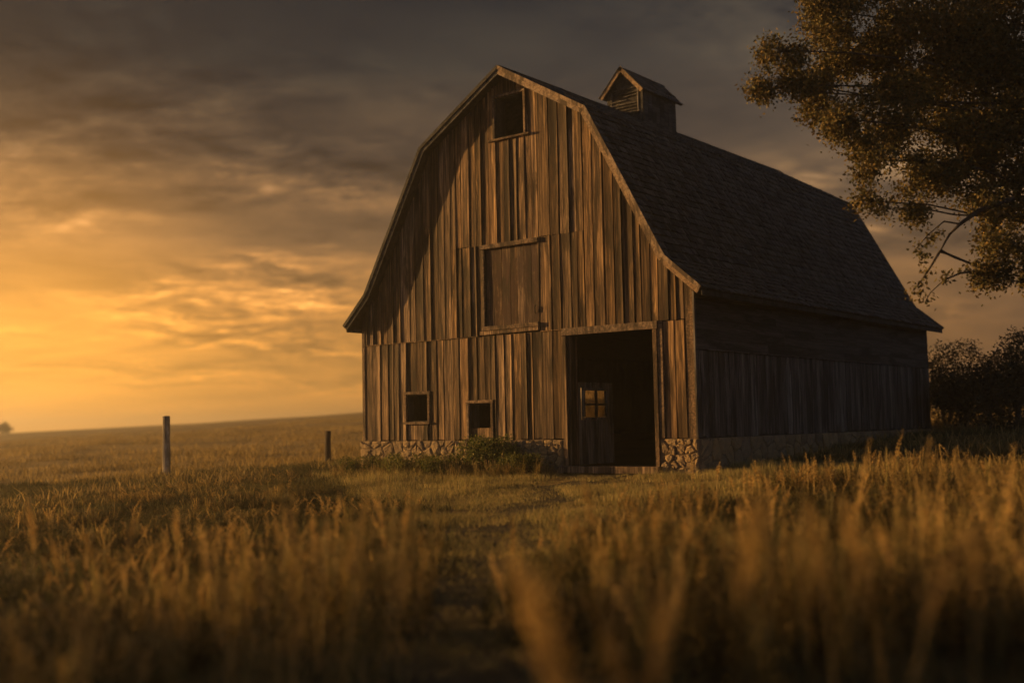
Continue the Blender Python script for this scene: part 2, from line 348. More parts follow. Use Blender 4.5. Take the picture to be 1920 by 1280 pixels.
# openings in the gable: x0, x1, z0, z1
W1 = (-3.45, -2.70, .46, 1.16); W2 = (-1.31, -.61, .02, .88); DOOR = (1.70, 4.03, -.72, 2.37)
HAY = (-.80, .92, 2.70, 4.68); LOFT = (-.32, .57, 7.34, 8.36)
opens = [W1, W2, DOOR, HAY, LOFT]
def sheathing(name, parent, M, yf, depth, ops, holes_bottom=0.0, material=None):
    xs = sorted(set([XL + .03, XR - .03] + [q for o_ in ops for q in o_[:2]] + [a for a, _ in OUT[1:-1]]))
    bm = bmesh.new()
    for a, b in zip(xs, xs[1:]):
        mid_ = (a + b) / 2; iv = [(holes_bottom, None)]
        cuts = sorted([(o_[2], o_[3]) for o_ in ops if o_[0] <= mid_ <= o_[1]])
        segs, z = [], holes_bottom
        for c0, c1 in cuts:
            if c0 > z + .01: segs.append((z, c0))
            z = max(z, c1)
        segs.append((z, None))
        for z0, z1 in segs:
            za, zb = (z1, z1) if z1 is not None else (roofz(a) - .14, roofz(b) - .14)
            vs = [bm.verts.new(q) for q in ((a, yf, z0), (b, yf, z0), (b, yf, zb), (a, yf, za), (a, yf + depth, z0), (b, yf + depth, z0), (b, yf + depth, zb), (a, yf + depth, za))]
            for f in BOXF: bm.faces.new([vs[i] for i in f])
    bmesh.ops.recalc_face_normals(bm, faces=bm.faces)
    me = bpy.data.meshes.new(name); bm.to_mesh(me); bm.free()
    return link(name, me, M, parent)
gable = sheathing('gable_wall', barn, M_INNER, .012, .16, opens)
tag(gable, 'front gable wall of vertical weathered boards')
def fill(x0, x1, forced, lo=.15, hi=.33):
    pts = sorted(set([x0, x1] + [q for q in forced if x0 < q < x1])); out = []
    for a, b in zip(pts, pts[1:]):
        n_ = max(1, round((b - a) / R.uniform(.225, .265))); ws = [R.uniform(lo, hi) for _ in range(n_)]; s_ = (b - a) / sum(ws); x = a
        for q in ws: out.append((x, x + q * s_)); x += q * s_
    return out
ZB = 2.53
SEAM = 4.77
def gable_boards(a, b, z0, z1, ops):
    """boards of one column, cut round the openings; z1 None = up to the roof line"""
    mid_ = (a + b) / 2; segs, z = [], z0
    for c0, c1 in sorted([(o_[2], o_[3]) for o_ in ops if o_[0] < mid_ < o_[1]]):
        if c0 > z + .03: segs.append((z, c0))
        z = max(z, c1)
    segs.append((z, z1))
    gap = R.choice([.010, .012, .016, .020, .028]); cup = R.uniform(.004, .012); tl = R.uniform(-.004, .007); out = R.choice([0, 0, .005, .010]); lip = R.choice([0, .004, .008, .014, .020, .034])
    for s0, s1 in segs:
        if s1 is not None and s1 - s0 < .06: continue
        jl = R.uniform(-.02, .012) if s0 in (z0,) else 0
        hi_ = (lambda t, a=a, b=b: roofz(a + (b - a) * t) - .13) if s1 is None else s1
        if s1 is None and roofz(mid_) - .13 < s0 + .05: continue
        board('board', gable, M_SIDING, (a + gap / 2, 0, s0), (1, 0, 0), (0, 0, 1), (0, -1, 0), b - a - gap, jl,
              (lambda t, h_=hi_, s0=s0: h_(t) - s0) if s1 is None else s1 - s0, .022, cup, tl, 8, out, lip)
CB = .22   # corner board
low = fill(XL, 1.56, [W1[0], W1[1], W2[0], W2[1]]) + fill(4.28, XR - CB, [])
for a, b in low: gable_boards(a, b, -.01, ZB - .02, [W1, W2, DOOR])
up = fill(XL, XR - CB, [HAY[0], HAY[1], LOFT[0], LOFT[1], 2.25, -1.85, 1.56])
for a, b in up:
    mid_ = (a + b) / 2
    if (.92 < mid_ < 2.25 or -1.85 < mid_ < -.80):
        gable_boards(a, b, ZB, SEAM - .006, [HAY]); gable_boards(a, b, SEAM + .006, None, [LOFT])
    else: gable_boards(a, b, ZB, None, [HAY, LOFT])
o = board('corner_board', gable, M_TRIM, (XR - CB + .012, 0, -.03), (1, 0, 0), (0, 0, 1), (0, -1, 0), CB - .012, 0, lambda t: roofz(XR - CB + CB * t) - .12, .03, .006)
board('corner_board', gable, M_TRIM, (XL + .012, 0, -.03), (1, 0, 0), (0, 0, 1), (0, -1, 0), .1, 0, 2.95, .034, .003, out=.012)
beam('drip_board', gable, M_SIDING, (XL + .02, -.045, ZB - .012), (-.95, -.045, ZB - .012), (0, 0, 1), .022, .04, .002)
beam('drip_board', gable, M_SIDING, (.95, -.045, ZB - .012), (1.62, -.045, ZB - .012), (0, 0, 1), .022, .04, .002)

# framed windows: jambs, head and sill round an open hole
def window(name, o_, fr, depth, label, sill=.0, headx=.0, bars=False):
    x0, x1, z0, z1 = o_
    wn = beam(name, barn, M_TRIM, (x0 - fr - headx, -.045, z1 + fr / 2), (x1 + fr + headx, -.045, z1 + fr / 2), (0, 0, 1), fr, .06)
    tag(wn, label)
    beam('window_frame', wn, M_TRIM, (x0 - fr / 2, -.045, z0), (x0 - fr / 2, -.045, z1), (1, 0, 0), fr, .055)
    beam('window_frame', wn, M_TRIM, (x1 + fr / 2, -.045, z0), (x1 + fr / 2, -.045, z1), (1, 0, 0), fr, .055)
    beam('window_sill', wn, M_TRIM, (x0 - fr - sill, -.06, z0 - fr * .45), (x1 + fr + sill, -.06, z0 - fr * .45), (0, 0, 1), fr * .8, .10)
    # reveals running back into the wall
    for xa, sg in ((x0, 1), (x1, -1)): beam('reveal', wn, M_INNER, (xa + sg * .012, depth / 2 - .01, z0 + .01), (xa + sg * .012, depth / 2 - .01, z1 - .01), (0, 1, 0), depth, .02, 0, 0)
    beam('reveal', wn, M_INNER, (x0 + .02, depth / 2 - .01, z0 + .012), (x1 - .02, depth / 2 - .01, z0 + .012), (0, 1, 0), depth, .02, 0, 0)
    beam('reveal', wn, M_INNER, (x0 + .02, depth / 2 - .01, z1 - .012), (x1 - .02, depth / 2 - .01, z1 - .012), (0, 1, 0), depth, .02, 0, 0)
    return wn
window('window', W1, .075, .22, 'small square open window at the left of the lower wall', .02, .02)
w2 = window('window', W2, .075, .30, 'low open window with a board across its bottom, between square window and doorway', .0, .02)
board('plank', w2, M_SIDING, (W2[0], .02, W2[2]), (1, 0, 0), (0, 0, 1), (0, -1, 0), W2[1] - W2[0], 0, .25, .02, .004)
beam('inner_post', w2, M_INNER, (W2[0] + .11, .12, W2[2] + .26), (W2[0] + .11, .12, W2[3] - .03), (1, 0, 0), .18, .06)
lw = window('loft_window', LOFT, .07, .34, 'dark open loft window under the roof peak', .12, 0)
board('sunlit_patch_board', lw, M_TRIM, (LOFT[1] - .03, .32, LOFT[2] + .02), (-1, 0, 0), (0, 0, 1), (0, -1, 0), .26, 0, lambda t: .62 * math.sqrt(max(.02, 1 - t * t)), .02, .002)  # added pale board, shaped like the sunlit patch on the window reveal

# hayloft door
hd = prism('hayloft_door', barn, M_INNER, [(HAY[0] + .01, .03, HAY[2] + .01), (HAY[1] - .01, .03, HAY[2] + .01), (HAY[1] - .01, .03, HAY[3] - .01), (HAY[0] + .01, .03, HAY[3] - .01)], (0, 1, 0), .04)
tag(hd, 'closed hayloft door with flaking reddish paint')
for a, b in fill(HAY[0] + .07, HAY[1] - .05, [.03], .25, .32):
    board('plank', hd, M_DOOR, (a + .005, .03, HAY[2] + .03), (1, 0, 0), (0, 0, 1), (0, -1, 0), b - a - .008, R.uniform(-.01, .02), HAY[3] - HAY[2] - .05 + R.uniform(-.02, 0), .02, R.uniform(.002, .006), R.uniform(-.003, .004))
beam('door_header', hd, M_TRIM, (HAY[0] - .06, -.055, HAY[3] + .02), (HAY[1] + .03, -.055, HAY[3] + .02), (0, 0, 1), .11, .09)
beam('door_sill', hd, M_TRIM, (HAY[0] - .02, -.06, HAY[2] - .01), (HAY[1] + .02, -.06, HAY[2] - .01), (0, 0, 1), .10, .11)
beam('door_sill', hd, M_SIDING, (HAY[0] - .10, -.05, HAY[2] - .115), (HAY[1] + .0, -.05, HAY[2] - .105), (0, 0, 1), .09, .07)
beam('door_jamb', hd, M_TRIM, (HAY[0] + .02, -.03, HAY[2] + .05), (HAY[0] + .02, -.03, HAY[3] - .04), (1, 0, 0), .06, .06)
beam('door_jamb', hd, M_SIDING, (HAY[1] - .02, -.02, HAY[2] + .05), (HAY[1] + .01, -.02, HAY[3] - .04), (1, 0, 0), .05, .05)
me = mesh('iron_latch', *tube([Vector((0, 0, -.10)), Vector((0, -.05, -.06)), Vector((0, -.06, .06)), Vector((0, 0, .10))], [.012, .014, .014, .012], 6))
link('iron_latch', me, M_INNER, hd, (.82, -.03, 3.05))

# main doorway
dw = beam('doorway', barn, M_TRIM, (1.58, -.045, 2.45), (4.16, -.045, 2.45), (0, 0, 1), .17, .11); tag(dw, 'open doorway frame with heavy header beam')
beam('door_post', dw, M_TRIM, (4.085, -.03, -.70), (4.085, -.03, 2.36), (1, 0, 0), .10, .12)
beam('door_post', dw, M_TRIM, (4.205, -.03, -.02), (4.205, -.03, 2.52), (1, 0, 0), .13, .07)
beam('door_post', dw, M_SIDING, (1.63, .0, -.74), (1.63, .0, 2.36), (1, 0, 0), .13, .16)
beam('inner_jamb', dw, M_SIDING, (1.735, .14, -.74), (1.735, .14, 2.36), (0, 1, 0), .30, .05)
beam('threshold', dw, M_SIDING, (1.55, -.12, -.70), (4.2, -.10, -.70), (0, 1, 0), .34, .15)
# open leaf swung inward, with a four pane window
LX = 1.70; LY0, LY1 = .22, 1.80; WY0, WY1, WZ0, WZ1 = .59, 1.48, .48, 1.11
leaf = beam('open_door', barn, M_LEAF, (LX - .03, LY0, .36), (LX - .03, LY1, .36), (0, 0, 1), .13, .05); tag(leaf, 'half-height plank door leaf swung into the dark barn, with a small lit window')
y = LY0
while y < LY1 - .02:
    y2 = min(y + .225, LY1); mid_ = (y + y2) / 2
    for s0, s1 in ([(-.62, WZ0 - .06), (WZ1 + .06, 1.30)] if WY0 - .08 < mid_ < WY1 + .08 else [(-.62, 1.30)]):
        board('plank', leaf, M_LEAF, (LX, y + .004, s0), (0, 1, 0), (0, 0, 1), (1, 0, 0), y2 - y - .008, 0, s1 - s0, .022, .004)
    y = y2
for za in (WZ0 - .03, WZ1 + .03): beam('window_frame', leaf, M_LEAF, (LX + .01, WY0 - .06, za), (LX + .01, WY1 + .06, za), (0, 0, 1), .06, .07)
for ya in (WY0 - .03, WY1 + .03): beam('window_frame', leaf, M_LEAF, (LX + .01, ya, WZ0), (LX + .01, ya, WZ1), (0, 1, 0), .06, .07)
beam('muntin', leaf, M_INNER, (LX + .01, (WY0 + WY1) / 2 + .05, WZ0), (LX + .01, (WY0 + WY1) / 2 + .05, WZ1), (0, 1, 0), .09, .04)
beam('muntin', leaf, M_INNER, (LX + .014, WY0, .78), (LX + .014, WY1, .78), (0, 0, 1), .05, .04)
for ya, yb in ((WY0, (WY0 + WY1) / 2 + .005), ((WY0 + WY1) / 2 + .095, WY1)):
    for za, zb in ((WZ0, .755), (.805, WZ1)):
        prism('pane', leaf, M_GLASS, [(LX + .004, ya, za), (LX + .004, yb, za), (LX + .004, yb, zb), (LX + .004, ya, zb)], (1, 0, 0), .004)

# left, back and right walls
def xwall(name, x0, x1, hole, label, ztop):
    """long wall along y with one optional hole (y0, y1, z0, z1)"""
    bm = bmesh.new()
    ys = [.19, L - .17] if not hole else [.19, hole[0], hole[1], L - .17]
    for a, b in zip(ys, ys[1:]):
        for z0, z1 in ([(-.06, ztop)] if not hole or a != hole[0] else [(-.06, hole[2]), (hole[3], ztop)]):
            vs = [bm.verts.new(q) for q in ((x0, a, z0), (x1, a, z0), (x1, b, z0), (x0, b, z0), (x0, a, z1), (x1, a, z1), (x1, b, z1), (x0, b, z1))]
            for f in BOXF: bm.faces.new([vs[i] for i in f])
    bmesh.ops.recalc_face_normals(bm, faces=bm.faces)
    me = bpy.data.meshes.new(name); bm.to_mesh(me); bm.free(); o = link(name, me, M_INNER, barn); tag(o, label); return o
xwall('side_wall', -5.09, -4.95, (9.75, 11.75, .42, 1.56), 'far side wall with a window hole seen through the doorway', 3.15)
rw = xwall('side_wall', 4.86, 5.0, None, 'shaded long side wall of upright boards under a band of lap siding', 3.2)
prism('back_wall', barn, M_SIDING, [(-5.08, L, -.02), (5.0, L, -.02), (5.0, L, 3.3), (4.55, L, 3.75), (2.6, L, 7.4), (.05, L, 8.9), (-2.55, L, 7.33), (-4.6, L, 3.7), (-5.08, L, 3.2)], (0, -1, 0), .15)
prism('loft_floor', barn, M_INNER, [(-4.94, .2, 2.55), (4.85, .2, 2.55), (4.85, L - .2, 2.55), (-4.94, L - .2, 2.55)], (0, 0, 1), .08)
prism('barn_floor', barn, M_GROUND, [(-4.94, .05, -.72), (4.85, .05, -.72), (4.85, L - .2, -.72), (-4.94, L - .2, -.72)], (0, 0, -1), .3)
y = .012
while y < L - .05:
    y2 = min(y + R.uniform(.17, .29), L - .01)
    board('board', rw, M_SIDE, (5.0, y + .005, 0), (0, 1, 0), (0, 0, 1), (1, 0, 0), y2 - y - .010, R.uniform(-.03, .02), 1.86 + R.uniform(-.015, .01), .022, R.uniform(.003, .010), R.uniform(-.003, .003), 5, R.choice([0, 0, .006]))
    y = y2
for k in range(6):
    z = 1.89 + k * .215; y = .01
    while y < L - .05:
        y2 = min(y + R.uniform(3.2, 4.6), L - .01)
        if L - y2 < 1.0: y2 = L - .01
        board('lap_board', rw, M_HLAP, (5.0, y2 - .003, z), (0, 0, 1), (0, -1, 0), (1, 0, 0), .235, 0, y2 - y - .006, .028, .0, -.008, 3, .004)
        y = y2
beam('drip_board', rw, M_SIDE, (5.045, .01, 1.875), (5.045, L - .02, 1.875), (0, 0, 1), .025, .05, .002)
beam('corner_board', rw, M_SIDE, (5.045, -.018, -.02), (5.045, -.018, 3.1), (1, 0, 0), .05, .05, .002)

# ---- roof: deck, shingles, rakes
bm_v = []; top = [Vector((x, 0, z)) for x, z in OUT]
def inset(pts, dist):
    """outline moved inwards (down) by dist"""
    res = []
    for i, p in enumerate(pts):
        ns = []
        for a, b in ((i - 1, i), (i, i + 1)):
            if 0 <= a and b < len(pts):
                d_ = (pts[b] - pts[a]).normalized(); ns.append(Vector((d_.z, 0, -d_.x)))
        nn = sum(ns, Vector()) / len(ns); nn = nn / nn.length_squared if len(ns) == 2 else nn
        res.append(p + nn * dist)
    return res
deck_t = inset(top, .035); deck_b = inset(top, .10)
Y0, Y1 = -OV + .03, L + OV
poly = deck_t + deck_b[::-1]
V = [p + Vector((0, Y0, 0)) for p in poly] + [p + Vector((0, Y1, 0)) for p in poly]; k = len(poly); nn = len(top)
F = []
for i in range(k): F.append((i, (i + 1) % k, k + (i + 1) % k, k + i))
for i in range(nn - 1):
    F.append((i, k - 1 - i, k - 2 - i, i + 1)); F.append((k + i, k + i + 1, 2 * k - 2 - i, 2 * k - 1 - i))
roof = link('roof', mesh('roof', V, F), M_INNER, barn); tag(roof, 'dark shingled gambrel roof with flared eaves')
bmx = bmesh.new(); bmx.from_mesh(roof.data); bmesh.ops.recalc_face_normals(bmx, faces=bmx.faces); bmx.to_mesh(roof.data); bmx.free()
def shingle_geo(o_, u, v, n_, w_, l_, t_):
    """wedge-shaped shingle: thick butt at o_, thin at the head"""
    lift = R.uniform(0, .006) + (R.uniform(.01, .03) if R.random() < .05 else 0)
    return [o_ + n_ * .002, o_ + u * w_ + n_ * .002, o_ + u * w_ + v * l_ - n_ * .004, o_ + v * l_ - n_ * .004,
            o_ + n_ * (t_ + lift), o_ + u * w_ + n_ * (t_ + lift + R.uniform(-.003, .003)), o_ + u * w_ + v * l_ + n_ * .003, o_ + v * l_ + n_ * .003]
SH = []
for i in range(nn - 1):
    a, b = deck_t[i], deck_t[i + 1]
    lowp, hip = (a, b) if a.z < b.z else (b, a)
    v = (hip - lowp); ln = v.length; v = v / ln; u = Vector((0, 1, 0)); n_ = Vector((v.z, 0, -v.x)) if lowp.x > hip.x and False else (u.cross(v) if u.cross(v).z > 0 else v.cross(u))
    nc = max(3, round(ln / .195)); ex = ln / nc
    for c in range(nc):
        y = Y0 - .035 + R.uniform(-.01, .01)
        first = True
        while y < Y1 + .02:
            w_ = R.uniform(.12, .29); w_ = min(w_, Y1 + .03 - y)
            if w_ < .04: break
            o_ = lowp + v * (c * ex - (.03 if c == 0 else 0) + R.uniform(-.012, .012)) + Vector((0, y, 0))
            ln_ = ex * 1.25 if c < nc - 1 else ex * .98
            SH.append((o_, u, v, n_, w_ - .006, ln_, R.uniform(.026, .046)))
            y += w_
def proj_size(s):
    o_, u, v, n_, w_, l_, t_ = s; c_ = o_ + u * w_ / 2 + v * l_ / 2; dv = c_ - CAM; dist = dv.length
    return max(0, -(dv / dist).dot(n_)) * w_ * l_ / dist ** 2
SH.sort(key=proj_size, reverse=True)
for s in SH[:290]:
    q = shingle_geo(Vector((0, 0, 0)), *s[1:]); link('shingle', mesh('shingle', q, BOXF), M_SHINGLE, roof, s[0])
V, F = [], []
for s in SH[290:]:
    b0 = len(V); V += shingle_geo(*s); F += [tuple(b0 + i for i in f) for f in BOXF]
tag(link('shingle_courses', fastmesh('shingle_courses', [tuple(q) for q in V], F), M_SHMASS, roof), 'courses of grey cedar shingles', kind='stuff')
# ridge cap boards
for k in range(6):
    ya, yb = Y0 + k * (Y1 - Y0) / 6, Y0 + (k + 1) * (Y1 - Y0) / 6
    for sg in (-1, 1): beam('ridge_board', roof, M_SHINGLE, (.05 + sg * .075, ya, 9.01), (.05 + sg * .075, yb - .01, 9.01 + R.uniform(-.012, .012)), (1, 0, -.58 * sg), .18, .025)
# rake boards front (lit) and back
fas_b = inset(top, .19); fas_t = inset(top, .03); trm_b = inset(top, .085)
for yy, sg in ((-OV, -1), (L + OV - .0, 1)):
    for i in range(nn - 1):
        g_ = .004 * (fas_t[i + 1] - fas_t[i]).normalized()
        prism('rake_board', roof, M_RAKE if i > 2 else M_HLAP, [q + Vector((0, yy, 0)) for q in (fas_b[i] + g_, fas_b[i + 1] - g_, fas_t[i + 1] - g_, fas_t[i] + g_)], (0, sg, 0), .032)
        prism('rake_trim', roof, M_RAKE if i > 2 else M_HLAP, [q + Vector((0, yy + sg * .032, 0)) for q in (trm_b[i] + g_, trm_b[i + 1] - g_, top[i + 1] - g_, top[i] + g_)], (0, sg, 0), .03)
# eave boards and rafter tails on the right side
e_b, e_t = fas_b[-1], fas_t[-1]
for xe, ze, s in ((OUT[-1][0] - .05, OUT[-1][1] - .12, 1), (OUT[0][0] + .05, OUT[0][1] - .12, -1)):
    beam('eave_board', roof, M_SHINGLE, (xe, -OV + .05, ze), (xe, L + OV - .05, ze), (0, 0, 1), .11, .03)
for k in range(20):
    yk = .3 + k * (L - .6) / 19
    d_ = (deck_b[-2] - deck_b[-1]).normalized(); nn_ = Vector((-d_.z, 0, d_.x)); nn_ = nn_ if nn_.z < 0 else -nn_
    beam('rafter_tail', roof, M_SHINGLE, deck_b[-1] + d_ * .05 + nn_ * .055 + Vector((0, yk, 0)), deck_b[-1] + d_ * .62 + nn_ * .055 + Vector((0, yk, 0)), nn_, .10, .05, .002, 0)

# ---- cupola
CX0, CX1, CY0, CY1 = -.52, .66, 5.32, 7.06; CE, CP = 9.66, 10.36; cxm = .07
cup = prism('cupola', barn, M_HLAP, [(CX0, CY0, 8.55), (CX1, CY0, 8.55), (CX1, CY0, CE), (cxm, CY0, CP - .14), (CX0, CY0, CE)], (0, 1, 0), CY1 - CY0); tag(cup, 'small gabled cupola on the ridge with a broken louvre')
for xa in (CX0 + .05, CX1 - .05): beam('corner_post', cup, M_HLAP, (xa, CY0 - .012, 8.6), (xa, CY0 - .012, CE + .02), (1, 0, 0), .11, .03)
prism('louver_shade_panel', cup, M_INNER, [(-.34, CY0 - .004, 9.10), (.48, CY0 - .004, 9.10), (.48, CY0 - .004, 9.66), (-.34, CY0 - .004, 9.66)], (0, -1, 0), .004)  # flat dark sheet standing in for the shade behind the slats
for k in range(9):
    board('board', cup, M_HLAP, (CX1 - .1, CY0, 8.62 + k * .052 if k < 9 else 0), (0, 0, 1), (-1, 0, 0), (0, -1, 0), .05, 0, CX1 - CX0 - .2, .008, .0, -.003, 3, .002)
for k in range(6):
    z = 9.12 + k * .095; xa, xb = -.33, .47
    if k == 3: xb = .12
    if k == 4: xa = .02
    beam('louver', cup, M_SIDE, (xa, CY0 - .035, z), (xb, CY0 - .035, z + R.uniform(-.02, .02)), (0, -.75, -.6), .075, .012, .003, 0)
for xa in (-.37, .51): beam('louver_frame', cup, M_SIDE, (xa, CY0 - .03, 9.06), (xa, CY0 - .03, 9.70), (1, 0, 0), .05, .04)
beam('louver_frame', cup, M_SIDE, (CX0 + .1, CY0 - .03, 9.72), (CX1 - .1, CY0 - .03, 9.73), (0, 0, 1), .05, .04)
beam('louver_frame', cup, M_SIDE, (CX0 + .1, CY0 - .03, 9.04), (CX1 - .1, CY0 - .03, 9.03), (0, 0, 1), .05, .05)
for k in range(8):
    ya = CY0 + .01 + k * (CY1 - CY0) / 8
    board('board', cup, M_HLAP, (CX1, ya, 8.5), (0, 1, 0), (0, 0, 1), (1, 0, 0), (CY1 - CY0) / 8 - .008, 0, CE - 8.5, .02, .004)
for sg in (-1, 1):
    xe = cxm + sg * .72; ze = CE - .10
    a, b = Vector((xe, 0, ze)), Vector((cxm, 0, CP - .02)); d_ = (b - a).normalized(); n_ = Vector((-d_.z, 0, d_.x)); n_ = n_ if n_.z > 0 else -n_
    pl = prism('roof_panel', cup, M_SHMASS, [p + Vector((0, CY0 - .20, 0)) for p in (a, b, b - n_ * .05, a - n_ * .05)], (0, 1, 0), CY1 - CY0 + .40)
    prism('rake_board', cup, M_RAKE, [p + Vector((0, CY0 - .20, 0)) for p in (a + n_ * .01, b + n_ * .01, b - n_ * .11, a - n_ * .11)], (0, -1, 0), .03)
    ln = (b - a).length; V, F = [], []
    for c in range(6):
        y = CY0 - .25
        while y < CY1 + .22:
            w_ = min(R.uniform(.12, .26), CY1 + .23 - y)
            if w_ < .03: break
            b0 = len(V); V += shingle_geo(a + n_ * .002 + d_ * (c * ln / 6 - .02) + Vector((0, y, 0)), Vector((0, 1, 0)), d_, n_, w_ - .006, ln / 6 * (1.2 if c < 5 else .98), .02); F += [tuple(b0 + i for i in f) for f in BOXF]; y += w_
    tag(link('shingle_courses', fastmesh('shingle_courses', [tuple(q) for q in V], F), M_SHMASS, cup), None, kind='stuff')

# ---- stone foundation
fb = bmesh.new()
def fbox(x0, x1, y0, y1, z0, z1):
    vs = [fb.verts.new(q) for q in ((x0, y0, z0), (x1, y0, z0), (x1, y1, z0), (x0, y1, z0), (x0, y0, z1), (x1, y0, z1), (x1, y1, z1), (x0, y1, z1))]
    for f in BOXF: fb.faces.new([vs[i] for i in f])
fbox(-5.16, W2[0] - .06, -.04, .36, -1.25, -.03); fbox(W2[0] - .055, W2[1] + .055, .0, .36, -1.25, -.03); fbox(W2[1] + .06, 1.55, -.04, .36, -1.25, -.03); fbox(4.13, 5.08, -.04, .36, -1.2, -.03)
fbox(4.70, 5.06, .365, L, -1.2, -.03); fbox(-5.16, -4.8, .365, L, -1.3, -.03); fbox(-4.795, 4.695, L - .3, L, -1.2, -.03)
bmesh.ops.recalc_face_normals(fb, faces=fb.faces)
me = bpy.data.meshes.new('foundation'); fb.to_mesh(me); fb.free()
fnd = link('foundation', me, M_MORTAR, barn); tag(fnd, 'rough field stone foundation under the wooden walls')
def stone(org, u, n_, cell, cx, cz):
    """one rubble stone: its outline with a chipped, bulging face"""
    u, n_, v = Vector(u), Vector(n_), Vector((0, 0, 1)); pts = []
    k = len(cell); pr = R.uniform(.010, .050)
    for i in range(k):                                   # knock the corners off
        p, q = cell[i], cell[(i + 1) % k]; e = R.uniform(.16, .3)
        e *= .8; pts += [(p[0] + (q[0] - p[0]) * e, p[1] + (q[1] - p[1]) * e), (q[0] - (q[0] - p[0]) * e, q[1] - (q[1] - p[1]) * e)]
    k = len(pts); V = []
    for sc, dp in ((1.0, -.05), (.97, pr * .45), (.70, pr)):
        for x, z in pts: V.append(u * ((x - cx) * sc) + v * ((z - cz) * sc) + n_ * (dp + (R.uniform(-.014, .014) if dp > 0 else 0)))
    V.append(n_ * (pr + R.uniform(-.01, .015)) + u * R.uniform(-.03, .03) + v * R.uniform(-.02, .02)); F = []
    for r_ in range(2):
        for i in range(k): F.append((r_ * k + i, r_ * k + (i + 1) % k, (r_ + 1) * k + (i + 1) % k, (r_ + 1) * k + i))
    for i in range(k): F.append((2 * k + i, 2 * k + (i + 1) % k, 3 * k))
    return link('stone', mesh('stone', V, F), M_STONE, fnd, org)
nst = 0
def stones(p0, u, n_, length, zbot, ztop, sw, sh):
    """rubble wall face: cells around jittered seeds"""
    global nst
    rows = max(1, round((ztop - zbot) / sh)); colsn = max(1, round(length / sw)); seeds = []
    for r_ in range(rows):
        for c in range(colsn):
            if R.random() > .16: seeds.append(((c + .5 + .25 * (r_ % 2) + R.uniform(-.46, .46)) * length / colsn, zbot + (r_ + .5 + R.uniform(-.46, .46)) * (ztop - zbot) / rows))
    for i, (sx_, sz_) in enumerate(seeds):
        cell = [(0, zbot), (length, zbot), (length, ztop), (0, ztop)]
        for j, (tx_, tz_) in enumerate(seeds):
            if j == i or abs(tx_ - sx_) > 4 * sw: continue
            nx, nz = tx_ - sx_, tz_ - sz_; d_ = math.hypot(nx, nz); nx, nz = nx / d_, nz / d_; lim = d_ / 2 - .006; new = []
            for a_, b_ in zip(cell, cell[1:] + cell[:1]):
                da = (a_[0] - sx_) * nx + (a_[1] - sz_) * nz - lim; db = (b_[0] - sx_) * nx + (b_[1] - sz_) * nz - lim
                if da <= 0: new.append(a_)
                if da * db < 0: t = da / (da - db); new.append((a_[0] + (b_[0] - a_[0]) * t, a_[1] + (b_[1] - a_[1]) * t))
            cell = new
            if len(cell) < 3: break
        if len(cell) < 3: continue
        cx = sum(p[0] for p in cell) / len(cell); cz = sum(p[1] for p in cell) / len(cell)
        stone(Vector(p0) + Vector(u) * cx + Vector((0, 0, cz)), u, n_, cell, cx, cz); nst += 1
stones((-5.17, -.04, 0), (1, 0, 0), (0, -1, 0), 5.17 + W2[0] - .07, -1.0, -.03, .25, .18)
stones((W2[0] - .04, -.0, 0), (1, 0, 0), (0, -1, 0), W2[1] - W2[0] + .08, -.95, -.12, .22, .18)
stones((W2[1] + .07, -.04, 0), (1, 0, 0), (0, -1, 0), 1.52 - W2[1] - .07, -.95, -.03, .27, .19)
stones((4.14, -.04, 0), (1, 0, 0), (0, -1, 0), .93, -.85, -.03, .19, .17)
stones((5.06, -.04, 0), (0, 1, 0), (1, 0, 0), L, -.75, -.03, .46, .24)
print('stones', nst)

# ------------------------------------------------------------------ fence posts
def fence_post(px, pytop, base_xy, wd, lean, label):
    x, y = base_xy; z = gz(x, y); ground_p = Vector((x, y, z - .25))
    depth = (Vector((x, y, z)) - CAM).dot(FW); tp = at(px, pytop, depth)
    hgt = tp.z - z; pts, rr = [], []
    for i in range(7):
        t = i / 6; pts.append(Vector((lean[0] * t + R.uniform(-.008, .008), lean[1] * t, -.25 + (hgt + .25) * t))); rr.append(wd / 2 * (1.06 - .12 * t) * R.uniform(.96, 1.04))
    V, F = tube(pts, rr, 10); k = len(V); V.append(pts[-1] + Vector((.01, 0, .02)))
    for i in range(10): F.append((k - 10 + i, k - 10 + (i + 1) % 10, k))
    o_ = link('fence_post', mesh('fence_post', V, F), M_POST if wd > .21 else M_TRIM, None, (x, y, z)); tag(o_, label, 'post', 'old fence posts in the field'); return o_
fence_post(310, 780, (-12.17, -1.30), .235, (-.03, .0), 'taller wooden fence post, haze painted into its pale colour, standing in the field')
fence_post(615, 808, (-10.12, 3.23), .20, (.02, .0), 'shorter dark wooden fence post beside the barn')

# ------------------------------------------------------------------ leaves, shrubs, trees
def leaf_cloud(cent, spread, per, size, droop=.2):
    """diamond leaves scattered round cluster centres; returns V, F arrays"""
    cent = np.repeat(np.asarray(cent, float), per, 0); N = len(cent)
    p = cent + NR.normal(0, 1, (N, 3)) * spread
    a = NR.normal(0, 1, (N, 3)); a[:, 2] -= droop; a /= np.linalg.norm(a, axis=1)[:, None]
    b = np.cross(a, NR.normal(0, 1, (N, 3))); b /= np.linalg.norm(b, axis=1)[:, None] + 1e-9
    nrm = np.cross(a, b); s = size * NR.uniform(.6, 1.25, (N, 1))
    base, tip = p, p + a * s
    l_ = p + a * s * .5 + b * s * .30 + nrm * s * .08; r_ = p + a * s * .5 - b * s * .30 + nrm * s * .08
    V = np.stack([base, l_, tip, r_], 1).reshape(-1, 3); i = np.arange(N)[:, None] * 4
    F = np.concatenate([i + np.array([[0, 1, 2]]), i + np.array([[0, 2, 3]])], 0)
    return V, F
